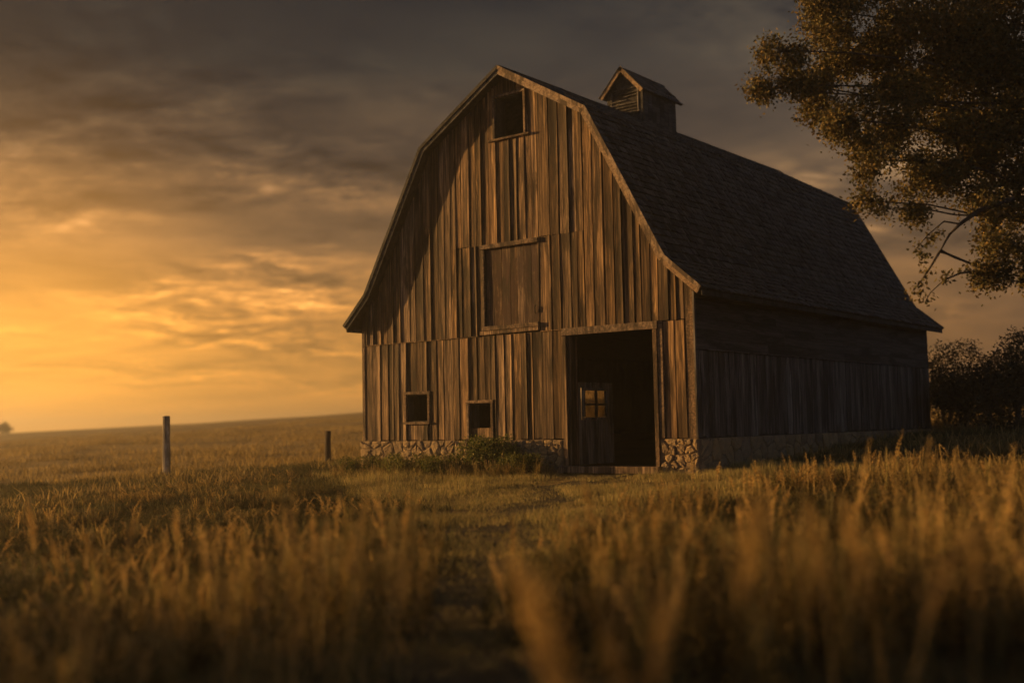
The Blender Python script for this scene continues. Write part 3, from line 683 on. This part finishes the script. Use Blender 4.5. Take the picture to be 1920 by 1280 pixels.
def blob_points(c, r, nper, shell=.5):
    k = NR.normal(0, 1, (nper, 3)); k /= np.linalg.norm(k, axis=1)[:, None]
    q = NR.uniform(0, 1, (nper, 1)) ** (1 / 3) ; q = shell + (1 - shell) * q
    return np.asarray(c) + k * q * np.asarray(r)

def shrub(name, x, y, rx, ry, hz, nclus, size, M, label, cat='shrub', group=None, stems=8, spread=.05, per=9):
    z = gz(x, y); root = empty(name, (x, y, z)); tag(root, label, cat, group)
    V, F = [], []
    ends = []
    for i in range(stems):
        a = R.uniform(0, 6.28); q = R.uniform(.2, .85); e = Vector((math.cos(a) * rx * q, math.sin(a) * ry * q, hz * R.uniform(.55, .95)))
        mid_ = Vector((e.x * .45, e.y * .45, e.z * .6)); tube([Vector((R.uniform(-.05, .05), R.uniform(-.05, .05), -.08)), mid_, e], [.016, .011, .004], 5, V, F); ends.append(e)
    link('stem', mesh('stem', V, F), M_BARK, root, (x, y, z))
    pts = []
    for e in ends: pts.append(blob_points(e, (rx * .38, ry * .38, hz * .30), nclus // stems, .2))
    pts.append(blob_points((0, 0, hz * .38), (rx * .85, ry * .85, hz * .42), nclus // 3, .35)); pts = np.concatenate(pts); pts = pts[pts[:, 2] > .03]
    Vl, Fl = leaf_cloud(pts, spread, per, size)
    link('foliage', fastmesh('foliage', Vl, Fl), M, root, (x, y, z)); return root
shrub('low_shrub', -4.3, -.8, .8, .45, .42, 260, .05, M_SHRUB, 'straggly low shrub at the far left end of the stone foundation', group='shrubs along the foundation')
shrub('low_shrub', -2.7, -.9, .9, .5, .46, 320, .05, M_SHRUB, 'low dark shrub below the small square window', group='shrubs along the foundation')
shrub('low_shrub', -1.4, -.9, .7, .5, .44, 280, .05, M_SHRUB, 'flat low shrub under the low window with the board', group='shrubs along the foundation')
shrub('leafy_bush', -.15, -.6, .95, .45, .80, 460, .058, M_SHRUB, 'tallest leafy green bush against the stones left of the doorway', group='shrubs along the foundation')
shrub('leafy_bush', .75, -.65, .6, .4, .45, 220, .055, M_SHRUB, 'small leafy bush beside the left post of the doorway', group='shrubs along the foundation')

def limb_path(a, b, k=6, sag=.3, jit=.12):
    a, b = Vector(a), Vector(b); pts = []; ln = (b - a).length
    for i in range(k + 1):
        t = i / k; p = a.lerp(b, t); p.z += math.sin(t * math.pi) * sag * ln * .2
        if 0 < i < k: p += Vector((R.uniform(-1, 1), R.uniform(-1, 1), R.uniform(-1, 1))) * jit * ln * .12
        pts.append(p)
    return pts
# ---- the big tree at the right, trunk outside the picture
TD = 20.0
tb = at(2330, 900, 20.5); tx, ty = tb.x, tb.y; tz = gz(tx, ty)
tree = empty('oak_tree', (tx, ty, tz)); tag(tree, 'large spreading tree with golden brown leaves overhanging the barn roof from the right', 'tree')
org = Vector((tx, ty, tz))
tp = [Vector((0, 0, -.3)), Vector((-.05, .05, .8)), Vector((-.15, .1, 2.2)), Vector((-.2, 0, 3.6)), Vector((-.1, .1, 5.2)), Vector((.1, .1, 7.2)), Vector((.1, 0, 9.4))]
V, F = tube(tp, [.62, .48, .42, .38, .30, .20, .09], 14); link('trunk', mesh('trunk', V, F), M_BARK, tree, org, True)
blobs = [(1470, 95, 48, 19.6), (1452, 165, 34, 19.8), (1425, 165, 18, 19.8), (1530, 160, 70, 20), (1590, 70, 95, 20.4), (1600, 225, 66, 19.7), (1560, 20, 55, 20), (1655, 300, 58, 19.8), (1700, 190, 110, 20.6), (1740, 60, 140, 20.8),
         (1640, 378, 30, 19.4), (1700, 385, 32, 19.5), (1745, 345, 60, 20.2), (1800, 300, 95, 20.3), (1850, 180, 130, 21.3), (1900, 50, 150, 21.0), (1850, 385, 50, 19.8), (1910, 370, 70, 20.6), (1895, 470, 62, 19.5), (1860, 520, 28, 19.3), (1915, 525, 32, 19.6),
         (2000, 260, 180, 20.5), (2050, 60, 190, 21), (2010, 450, 110, 20), (2160, 160, 200, 20.4), (1680, -90, 140, 20.5), (1860, -140, 170, 20.6), (2060, -170, 190, 20.5), (2330, 60, 220, 19.6), (2350, -160, 240, 20), (2520, 150, 220, 20.4), (2700, 20, 220, 20.5), (2560, -180, 220, 21), (2780, 220, 170, 20.2), (2300, 300, 170, 22.6), (2250, 200, 190, 18.0), (2480, 60, 200, 17.6), (2120, 380, 120, 18.6)]
cl_pts, LV, LF = [], [], []
limbs = {}
for (px, py, pr, dp) in blobs:
    c_ = at(px, py, dp) - org; r_ = pr / 2094.4 * dp
    vol = r_ ** 2
    inview = px < 2050
    k = int(vol * (620 if inview else 150)) + 20
    # several sub-clumps give the outline its ragged, lobed look
    nsub = max(3, int(r_ * 14))
    subs = blob_points(c_, (r_ * .78, r_ * 1.0, r_ * .78), nsub, .35)
    keep = NR.uniform(0, 1, nsub) > .10; subs = subs[keep] if keep.any() else subs
    sr = r_ * .34
    for s_ in subs: cl_pts.append(blob_points(s_, (sr, sr, sr * .75), max(4, k // len(subs)), .15))
    # branch into the clump
    t = min(max((c_.z - 1.6) / 9.0, .12), .95); ti = t * 5 + 1; i0 = min(int(ti), 5); st = tp[i0].lerp(tp[i0 + 1], ti - i0)
    V, F = tube(limb_path(st, c_, 7, .25), [.012 + (.09 if inview else .15) * min(1, (1.1 * r_) / 2) * (1 - i / 7.5) for i in range(8)], 7)
    link('limb', mesh('limb', V, F), M_BARK, tree, org, True)
    if inview:
        V, F = [], []
        for s_ in subs[:10]: tube(limb_path(c_ + (Vector(s_) - c_) * -.15, Vector(s_), 3, .1, .3), [.028, .02, .014, .006], 5, V, F)
        if V: link('branch', mesh('branch', V, F), M_BARK, tree, org)
allp = np.concatenate(cl_pts)
Vl, Fl = leaf_cloud(allp, .11, 13, .073, .3)
link('crown', fastmesh('crown', Vl, Fl), M_OAK, tree, org)
print('oak leaves', len(Fl) // 2)
# the drooping, half bare branch below the crown
V, F = [], []; sp = []
dpth = 19.3
main_ = [(1900, 372), (1835, 395), (1800, 420), (1780, 440), (1763, 470)]
fork1 = [(1763, 470), (1790, 482), (1830, 498), (1880, 500)]
fork2 = [(1763, 470), (1745, 500), (1725, 530), (1712, 545)]
fork3 = [(1860, 505), (1800, 512), (1770, 525), (1745, 548), (1735, 565)]
fork4 = [(1800, 420), (1770, 415), (1740, 440), (1715, 470)]
for pth, r0 in ((main_, .05), (fork1, .035), (fork2, .025), (fork3, .022), (fork4, .02)):
    q = [at(a, b, dpth + R.uniform(-.08, .08)) - org for a, b in pth]; tube(q, [r0 * (1 - .75 * i / (len(q) - 1)) for i in range(len(q))], 6, V, F)
link('branch', mesh('branch', V, F), M_BARK, tree, org, True)
for a, b, r_, k in ((1722, 465, 14, 8), (1745, 450, 14, 9), (1735, 480, 10, 6), (1760, 440, 10, 5), (1738, 502, 10, 6), (1722, 530, 9, 7), (1712, 545, 8, 5), (1735, 560, 12, 8), (1770, 520, 12, 5), (1790, 512, 10, 4), (1825, 500, 14, 10), (1850, 505, 18, 16), (1880, 520, 22, 26)):
    c_ = at(a, b, dpth) - org; rr_ = r_ / 2094.4 * dpth; sp.append(blob_points(c_, (rr_,) * 3, k, .1))
Vl, Fl = leaf_cloud(np.concatenate(sp), .05, 5, .085, .8); tag(link('sprig_leaves', fastmesh('sprig_leaves', Vl, Fl), M_OAK, tree, org), None, kind='stuff')

# ---- small trees and bushes behind the barn
def small_tree(name, px, pybase, pytop, depth, halfw, label, group, M=M_DARKLEAF, cat='tree', clusters=170, bare=.30, size=.13):
    b = at(px, pybase, depth); x, y = b.x, b.y; z = gz(x, y); t_ = at(px, pytop, depth).z - z
    root = empty(name, (x, y, z)); tag(root, label, cat, group); wd = halfw / 2094.4 * depth
    o_ = Vector((x, y, z)); V, F = tube([Vector((0, 0, -.2)), Vector((.05, 0, t_ * .3)), Vector((-.05, .05, t_ * .7))], [t_ * .035, t_ * .026, t_ * .01], 8); link('trunk', mesh('trunk', V, F), M_BARK, root, o_, True)
    V, F, pts = [], [], []
    for i in range(9):
        a = 6.283 * i / 9 + R.uniform(-.3, .3); q = R.uniform(.35, .8); e = Vector((math.cos(a) * wd * q, math.sin(a) * wd * q, t_ * R.uniform(bare + .15, .86)))
        tube(limb_path(Vector((0, 0, t_ * R.uniform(.12, .5))), e, 4, .2), [t_ * .012, t_ * .010, t_ * .007, t_ * .005, t_ * .002], 5, V, F)
        pts.append(blob_points(e, (wd * .34, wd * .34, t_ * .14), clusters // 9, .1))
    pts.append(blob_points((0, 0, t_ * .8), (wd * .4, wd * .4, t_ * .2), clusters // 7, .2))
    link('limb', mesh('limb', V, F), M_BARK, root, o_)
    pts = np.concatenate(pts); Vl, Fl = leaf_cloud(pts, size * .9, 7, size); link('crown', fastmesh('crown', Vl, Fl), M, root, o_); return root
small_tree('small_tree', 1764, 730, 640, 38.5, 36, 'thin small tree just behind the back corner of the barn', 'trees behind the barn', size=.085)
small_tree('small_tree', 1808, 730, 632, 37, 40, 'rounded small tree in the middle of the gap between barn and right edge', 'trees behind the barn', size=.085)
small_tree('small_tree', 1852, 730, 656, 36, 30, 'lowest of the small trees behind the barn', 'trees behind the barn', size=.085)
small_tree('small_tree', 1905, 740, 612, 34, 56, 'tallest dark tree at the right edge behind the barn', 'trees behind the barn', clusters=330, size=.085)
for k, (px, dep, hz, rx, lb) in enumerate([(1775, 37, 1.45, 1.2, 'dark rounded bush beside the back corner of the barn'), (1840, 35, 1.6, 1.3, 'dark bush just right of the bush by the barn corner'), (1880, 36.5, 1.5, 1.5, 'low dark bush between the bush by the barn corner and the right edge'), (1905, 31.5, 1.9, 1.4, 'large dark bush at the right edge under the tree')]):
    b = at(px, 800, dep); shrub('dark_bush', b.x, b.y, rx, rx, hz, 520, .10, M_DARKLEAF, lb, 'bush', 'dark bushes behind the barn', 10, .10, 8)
def gp(dep, lat): return Vector((CAM.x, CAM.y, 0)) + GL * dep + GR * lat
def side_tree(dep, lat, hgt, wd, label):  # unseen tree added left of the view to darken the near grass
    p = gp(dep, lat); x, y = p.x, p.y; z = gz(x, y); root = empty('added_shade_tree', (x, y, z)); tag(root, label, 'tree', 'added trees outside the view, shading the foreground'); o_ = Vector((x, y, z))
    V, F = tube([Vector((0, 0, -.2)), Vector((.06, 0, hgt * .4)), Vector((-.05, .05, hgt * .9))], [.12, .09, .03], 8); link('trunk', mesh('trunk', V, F), M_BARK, root, o_, True)
    pts = []; V, F = [], []
    for i in range(12):
        a = i * 2.4; e = Vector((math.cos(a) * wd * R.uniform(.3, .75), math.sin(a) * wd * R.uniform(.3, .75), hgt * (.14 + .8 * i / 12)))
        tube(limb_path(Vector((0, 0, e.z * .7)), e, 4, .2), [.04, .03, .022, .015, .006], 5, V, F); pts.append(blob_points(e, (wd * .42, wd * .42, hgt * .13), 60, .1))
    link('limb', mesh('limb', V, F), M_BARK, root, o_); Vl, Fl = leaf_cloud(np.concatenate(pts), .12, 7, .11); link('crown', fastmesh('crown', Vl, Fl), M_SHRUB, root, o_)
side_tree(10.2, -13.3, 4.0, 1.7, 'nearer and taller tree added outside the view to shade the foreground')
side_tree(12.1, -14.2, 3.5, 1.3, 'farther and shorter tree added outside the view to shade the foreground')
small_tree('distant_tree', 8, 812, 796, 190, 9, 'tiny tree on the far left horizon', None, clusters=90, size=.35)

# ------------------------------------------------------------------ grass (stuff, instanced)
PROTO = {}
def blades(nb, rad_, hl, hh, wd, lean, seg=3):
    V, F = [], []
    for i in range(nb):
        a = R.uniform(0, 6.28); q = rad_ * math.sqrt(R.random()); x, y = q * math.cos(a), q * math.sin(a)
        h_ = R.uniform(hl, hh); d_ = R.uniform(0, 6.28); ln = R.uniform(.05, lean) * h_; w_ = wd * R.uniform(.6, 1.3)
        dx, dy = math.cos(d_), math.sin(d_); f_ = R.uniform(0, 3.14); wx, wy = math.cos(f_) * w_, math.sin(f_) * w_; b0 = len(V)
        for s in range(seg):
            t = s / seg; k = 1 - .55 * t; px, py, pz = x + dx * ln * t * t, y + dy * ln * t * t, h_ * t * (1 - .12 * t)
            V += [(px - wx * k, py - wy * k, pz), (px + wx * k, py + wy * k, pz)]
        V.append((x + dx * ln, y + dy * ln, h_ * .88))
        for s in range(seg - 1): F += [(b0 + 2 * s, b0 + 2 * s + 1, b0 + 2 * s + 3), (b0 + 2 * s, b0 + 2 * s + 3, b0 + 2 * s + 2)]
        F.append((b0 + 2 * seg - 2, b0 + 2 * seg - 1, b0 + 2 * seg))
    return V, F
def plume(nst_, hl, hh, head, nf, wd, rad_=.12):
    """upright stalks with feathery seed heads"""
    V, F = blades(8, rad_, .12, .35, .004, .7)
    for i in range(nst_):
        a = R.uniform(0, 6.28); q = rad_ * R.random(); x, y = q * math.cos(a), q * math.sin(a); h_ = R.uniform(hl, hh); la, lb = R.uniform(-.22, .22) * h_, R.uniform(-.22, .22) * h_
        P = lambda t: Vector((x + la * t * t, y + lb * t * t, h_ * t)); b0 = len(V)
        for t in (0, .35, .7, 1.0):
            p = P(t); V += [tuple(p + Vector((-.003, 0, 0))), tuple(p + Vector((.003, .002, 0)))]
        for s in range(3): F += [(b0 + 2 * s, b0 + 2 * s + 1, b0 + 2 * s + 3), (b0 + 2 * s, b0 + 2 * s + 3, b0 + 2 * s + 2)]
        for j in range(nf):
            t = 1 - head * R.random() ** 1.0; p = P(t); env = math.sin(min(1, max(.06, (1 - t) / head)) * 2.6 + .25); an = R.uniform(0, 6.28); up_ = R.uniform(.3, 1.2)
            l_ = wd * max(.25, env) * R.uniform(.6, 1.3); dv = Vector((math.cos(an), math.sin(an), up_)).normalized() * l_; sd = Vector((-math.sin(an), math.cos(an), R.uniform(-.5, .5))) * l_ * .26; b0 = len(V)
            V += [tuple(p), tuple(p + dv * .6 + sd), tuple(p + dv), tuple(p + dv * .6 - sd)]; F += [(b0, b0 + 1, b0 + 2), (b0, b0 + 2, b0 + 3)]
    return V, F
def weed(nst_, hh, nl, sz):
    V, F = [], []
    for i in range(nst_):
        a = R.uniform(0, 6.28); h_ = hh * R.uniform(.6, 1.0); e = Vector((math.cos(a) * .3 * h_ * R.random(), math.sin(a) * .3 * h_ * R.random(), h_)); b0 = len(V)
        for t in (0, .5, 1.0):
            p = e * t; V += [tuple(p + Vector((-.004, 0, 0))), tuple(p + Vector((.004, .002, 0)))]
        for s in range(2): F += [(b0 + 2 * s, b0 + 2 * s + 1, b0 + 2 * s + 3), (b0 + 2 * s, b0 + 2 * s + 3, b0 + 2 * s + 2)]
        for j in range(nl):
            t = R.uniform(.15, 1.0); p = e * t; an = R.uniform(0, 6.28); l_ = sz * R.uniform(.5, 1.2) * (1.2 - .6 * t)
            side_ = Vector((math.cos(an), math.sin(an), 0)) * R.uniform(0, .09) * (1.3 - t); p = p + side_
            dv = Vector((math.cos(an), math.sin(an), R.uniform(-.2, .9))).normalized() * l_; sd = Vector((-math.sin(an), math.cos(an), R.uniform(-.4, .4))) * l_ * .28; b0 = len(V)
            V += [tuple(p), tuple(p + dv * .5 + sd), tuple(p + dv), tuple(p + dv * .5 - sd)]; F += [(b0, b0 + 1, b0 + 2), (b0, b0 + 2, b0 + 3)]
    return V, F
def proto(key, items, M):
    c = bpy.data.collections.new(key)
    for i, (V, F) in enumerate(items):
        me = mesh('%s_%02d' % (key, i), V, F); me.materials.append(M); o_ = bpy.data.objects.new('%s_%02d' % (key, i), me); c.objects.link(o_)
    PROTO[key] = c
proto('tall_tuft', [blades(140, .55, .12, .55, .0045, 1.0) for _ in range(5)], M_DRY)
proto('short_tuft', [blades(190, .42, .03, .10, .0034, 1.2, 2) for _ in range(5)], M_SHORT)
proto('under_tuft', [blades(150, .5, .05, .16, .005, 1.2, 2) for _ in range(4)], M_UNDER)
M_FIELD = leafmat('stubble', [(0, (.22, .155, .056)), (.5, (.36, .255, .095)), (1, (.27, .19, .07))])
proto('far_tuft', [blades(60, .9, .12, .32, .012, .9, 2) for _ in range(4)], M_FIELD)
def merge(parts):
    V, F = [], []
    for (v_, f_), (dx, dy) in parts:
        b0 = len(V); V += [(a + dx, b + dy, c) for a, b, c in v_]; F += [tuple(b0 + i for i in q) for q in f_]
    return V, F
spot = lambda r_: (R.uniform(-r_, r_), R.uniform(-r_, r_))
proto('plume_stalk', [merge([(plume(R.choice([1, 1, 2]), .5, 1.05, R.uniform(.45, .70), 75, .050), spot(.6)) for _ in range(4)]) for _ in range(5)], M_PLUME)
proto('leafy_weed', [merge([(weed(R.choice([4, 5, 7]), .62, 46, .038), spot(.45)) for _ in range(4)]) for _ in range(5)], M_WEED)
M_OLIVE = leafmat('olive_weed', [(0, (.05, .048, .018)), (.5, (.095, .080, .028)), (1, (.16, .115, .04))], .25)
proto('dark_weed', [merge([(weed(R.choice([5, 6, 8]), .55, 40, .045), spot(.35)) for _ in range(4)]) for _ in range(4)], M_OLIVE)
proto('big_plume', [plume(1, 1.05, 1.28, R.uniform(.26, .36), 120, .062, .05) for _ in range(4)], M_PLUME)

def scatter(name, label, key, pts, smin, smax, tilt=.12, hs=None):
    pts = np.asarray(pts, np.float32); N = len(pts)
    me = bpy.data.meshes.new(name); me.vertices.add(N); me.vertices.foreach_set('co', pts.ravel())
    rot = np.stack([NR.normal(0, tilt, N), NR.normal(0, tilt, N), NR.uniform(0, 6.283, N)], 1).astype(np.float32)
    s1 = NR.uniform(smin, smax, N); hz_ = s1 * NR.uniform(.85, 1.2, N) * (1.0 if hs is None else hs); sc = np.stack([s1, s1, hz_], 1).astype(np.float32)
    for nm, ty_, dt in (('rot', 'FLOAT_VECTOR', rot), ('scl', 'FLOAT_VECTOR', sc)):
        at_ = me.attributes.new(nm, ty_, 'POINT'); at_.data.foreach_set('vector', dt.ravel())
    o_ = link(name, me); tag(o_, label, None, None, 'stuff')
    ng = bpy.data.node_groups.new(name, 'GeometryNodeTree')
    ng.interface.new_socket('Geometry', in_out='INPUT', socket_type='NodeSocketGeometry'); ng.interface.new_socket('Geometry', in_out='OUTPUT', socket_type='NodeSocketGeometry')
    gi = ng.nodes.new('NodeGroupInput'); go = ng.nodes.new('NodeGroupOutput'); ip = ng.nodes.new('GeometryNodeInstanceOnPoints'); ci = ng.nodes.new('GeometryNodeCollectionInfo')
    ci.inputs['Collection'].default_value = PROTO[key]; ci.inputs['Separate Children'].default_value = True; ci.inputs['Reset Children'].default_value = True
    ip.inputs['Pick Instance'].default_value = True
    def na(nm):
        q = ng.nodes.new('GeometryNodeInputNamedAttribute'); q.data_type = 'FLOAT_VECTOR'; q.inputs[0].default_value = nm; return q.outputs[0]
    ng.links.new(gi.outputs[0], ip.inputs['Points']); ng.links.new(ci.outputs[0], ip.inputs['Instance'])
    e2r = ng.nodes.new('FunctionNodeEulerToRotation'); ng.links.new(na('rot'), e2r.inputs[0]); ng.links.new(e2r.outputs[0], ip.inputs['Rotation']); ng.links.new(na('scl'), ip.inputs['Scale'])
    rv = ng.nodes.new('FunctionNodeRandomValue'); rv.data_type = 'INT'; rv.inputs['Min'].default_value = 0; rv.inputs['Max'].default_value = 60
    ng.links.new(rv.outputs['Value'] if rv.outputs['Value'].enabled else [q for q in rv.outputs if q.enabled][0], ip.inputs['Instance Index'])
    ng.links.new(ip.outputs[0], go.inputs[0])
    md = o_.modifiers.new('scatter', 'NODES'); md.node_group = ng
    return o_
# the trodden, short-grassed yard and path, as a polygon on the ground
YARD = [(-5.4, -1.0), (-3.4, -2.6), (.5, -5.2), (3.7, -7.1), (6.4, -9.9), (8.6, -12.5), (9.9, -14.1), (12.6, -17.6), (14.0, -16.6), (10.9, -13.2), (9.6, -11.4), (8.5, -8.8), (8.1, -6.0), (8.3, -3.0), (9.4, .2), (9.0, 2.6), (5.3, 2.6), (5.2, .0), (-5.2, .0)]
def inpoly(x, y, poly=YARD):
    x = np.asarray(x); y = np.asarray(y); res = np.zeros(len(x), bool); j = len(poly) - 1
    for i in range(len(poly)):
        xi, yi = poly[i]; xj, yj = poly[j]
        c_ = ((yi > y) != (yj > y)) & (x < (xj - xi) * (y - yi) / (yj - yi + 1e-12) + xi); res ^= c_; j = i
    return res
def vnoise(x, y, s, seed):
    """cheap smooth value noise in 0..1"""
    r_ = np.random.default_rng(seed); t = r_.uniform(0, 1, (64, 64)); u_, v_ = np.asarray(x) / s + 100, np.asarray(y) / s + 100
    i, j = np.floor(u_).astype(int), np.floor(v_).astype(int); f, g_ = u_ - i, v_ - j; f = f * f * (3 - 2 * f); g_ = g_ * g_ * (3 - 2 * g_)
    T = lambda a, b: t[a % 64, b % 64]
    return T(i, j) * (1 - f) * (1 - g_) + T(i + 1, j) * f * (1 - g_) + T(i, j + 1) * (1 - f) * g_ + T(i + 1, j + 1) * f * g_
def wedge(n_, r0, r1, half=35.0, power=1.0):
    """points on the ground around the viewpoint, denser close by for power > 1"""
    q = r0 + (r1 - r0) * NR.uniform(0, 1, n_) ** power; a = rad(half) * NR.uniform(-1, 1, n_)
    b0 = math.atan2(FW.y, FW.x); x = CAM.x + q * np.cos(b0 + a); y = CAM.y + q * np.sin(b0 + a); return x, y
def inbarn(x, y, mrg=.12): return (x > -5.2 - mrg) & (x < 5.1 + mrg) & (y > -.1 - mrg) & (y < L + mrg)
def P3(x, y, dz=-.02): return [(a, b, gz(a, b) + dz) for a, b in zip(x.tolist(), y.tolist())]
def tallness(x, y):
    """how high the growth stands: rank by the viewpoint and on the right, grazed on the left towards the sun"""
    dx, dy = x - CAM.x, y - CAM.y; dep = dx * GL.x + dy * GL.y; lat = dx * GR.x + dy * GR.y
    t = np.interp(dep, [4, 9, 14, 20, 28, 40], [.90, .92, .68, .46, .38, .40]); left = np.clip((-lat / np.maximum(dep, 1) + .05) / .2, 0, 1)
    t2 = np.interp(dep, [4, 9, 13, 18, 26, 40], [.95, 1.0, .62, .36, .26, .3])
    return (t * (1 - left) + t2 * left) * (.40 + 1.05 * vnoise(x, y, 1.5, 51))
def track_dist(x, y):
    best = np.full(len(x), 99.)
    for (ax, ay), (bx, by) in zip(TRACK, TRACK[1:]):
        t = np.clip(((x - ax) * (bx - ax) + (y - ay) * (by - ay)) / ((bx - ax) ** 2 + (by - ay) ** 2), 0, 1)
        best = np.minimum(best, np.hypot(x - ax - t * (bx - ax), y - ay - t * (by - ay)))
    return best
x, y = wedge(6500, 6, 34, 36, .8); k = inpoly(x, y) & ~inbarn(x, y, .05); x, y = x[k], y[k]; td = track_dist(x, y) + .5 * (vnoise(x, y, .8, 77) - .5)
k = NR.uniform(0, 1, len(x)) < np.where(td < .5, .42, .25 + .75 * (vnoise(x, y, .7, 5) > .42)); x, y, td = x[k], y[k], td[k]
hh_ = np.clip(.55 + .55 * td, .55, 1.6) * (.5 + 1.2 * vnoise(x, y, .6, 15))
scatter('short_grass', 'short trodden grass of the yard and path before the barn', 'short_tuft', P3(x, y, -.012), .7, 1.4, .05, hh_)
print('short', len(x))
x, y = wedge(1300, 5.6, 34, 38, .62); k = ~inpoly(x, y) & ~inbarn(x, y, .45); x, y = x[k], y[k]
k = (NR.uniform(0, 1, len(x)) < .12 + .88 * (vnoise(x, y, 1.3, 9) > .50)); x, y = x[k], y[k]
scatter('tall_grass', 'tall dry golden grass on both sides of the path', 'tall_tuft', P3(x, y), .8, 1.2, .06, tallness(x, y)); print('tall', len(x))
x, y = wedge(3600, 5, 36, 38, .66); k = ~inpoly(x, y) & ~inbarn(x, y, .3); x, y = x[k], y[k]
scatter('undergrowth', 'dull green grass growing under the tall stalks', 'under_tuft', P3(x, y, -.012), .9, 1.5, .05)
x, y = wedge(3600, 19, 125, 36, 1.0); k = ~inbarn(x, y, 1.0) & ~inpoly(x, y); x, y = x[k], y[k]; k = vnoise(x, y, 7, 3) > .30; x, y = x[k], y[k]
scatter('field_grass', 'dry grass of the far rising field', 'far_tuft', P3(x, y, -.03), .8, 1.5, .05); print('far', len(x))
x, y = wedge(950, 6.6, 30, 36, .7); k = ~inpoly(x, y) & ~inbarn(x, y, .7) & (vnoise(x, y, 1.4, 21) > .57); x, y = x[k], y[k]
scatter('seed_plumes', 'feathery golden seed heads standing above the grass', 'plume_stalk', P3(x, y), .85, 1.15, .05, tallness(x, y)); print('plume', len(x))
x, y = wedge(1450, 6.2, 30, 36, .7); k = ~inpoly(x, y) & ~inbarn(x, y, .6) & (vnoise(x, y, 1.3, 33) > .52); x, y = x[k], y[k]
scatter('leafy_weeds', 'branching brown leafy weeds among the grass', 'leafy_weed', P3(x, y), .8, 1.3, .05, tallness(x, y) * 1.25)
x, y = wedge(1000, 6.0, 28, 36, .7); k = ~inpoly(x, y) & ~inbarn(x, y, .6) & (vnoise(x, y, 1.7, 91) > .58); x, y = x[k], y[k]
scatter('bushy_weeds', 'dark olive bushy weeds in clumps between the golden plumes', 'dark_weed', P3(x, y), .8, 1.3, .06, tallness(x, y) * 1.2)
x = NR.uniform(-5.1, 1.5, 60); y = NR.uniform(-1.3, -.40, 60)
scatter('foundation_weeds', 'low weeds growing along the foot of the stone foundation', 'leafy_weed', P3(x, y), .6, 1.0, .08, NR.uniform(.5, 1.1, 60))
# single big plumes close to the lens
def on_ground(px, dep):
    """a spot on the ground at this depth, straight below a bearing"""
    p = at(px, 900, dep); return (p.x, p.y, gz(p.x, p.y) - .02)
scatter('near_plumes', 'big soft seed plumes close to the viewer', 'big_plume', [on_ground(*q) for q in ((1170, 3.5), (1182, 3.6), (1100, 3.2), (1112, 3.3), (1335, 4.0), (1660, 4.6), (1668, 4.7), (1808, 4.6), (1560, 5.4))], .98, 1.10, .03)
scatter('mid_plumes', 'seed plumes standing at the edge of the path', 'big_plume', [on_ground(*q) for q in ((1420, 7.4), (1320, 8.2), (120, 9.6), (240, 9.0), (330, 10.2), (740, 9.6), (420, 11.0), (520, 10.6), (180, 10.4), (600, 10.2), (1240, 9.0), (1700, 6.6), (60, 9.4), (660, 9.9), (1030, 9.4), (1110, 8.8))], .66, .9, .08)

# ------------------------------------------------------------------ air
hv = bpy.data.materials.new('evening_haze'); hv.use_nodes = True; n = NT(hv.node_tree)
pv = n.node('ShaderNodeVolumePrincipled', {'Color': (.93, .90, .84, 1), 'Density': .0018, 'Anisotropy': .76})
n.node('ShaderNodeOutputMaterial', {'Volume': pv.outputs[0]})
zl = min(gz(q * math.cos(a), q * math.sin(a)) for q in (880, 899) for a in [i * .1 for i in range(63)]) - 2
V = [(-950, -950, zl), (950, -950, zl), (950, 950, zl), (-950, 950, zl), (-950, -950, 12.8), (950, -950, 12.8), (950, 950, 12.8), (-950, 950, 12.8)]
hz = link('haze', mesh('haze', V, BOXF), hv); tag(hz, 'thin golden evening haze over the field', kind='stuff')
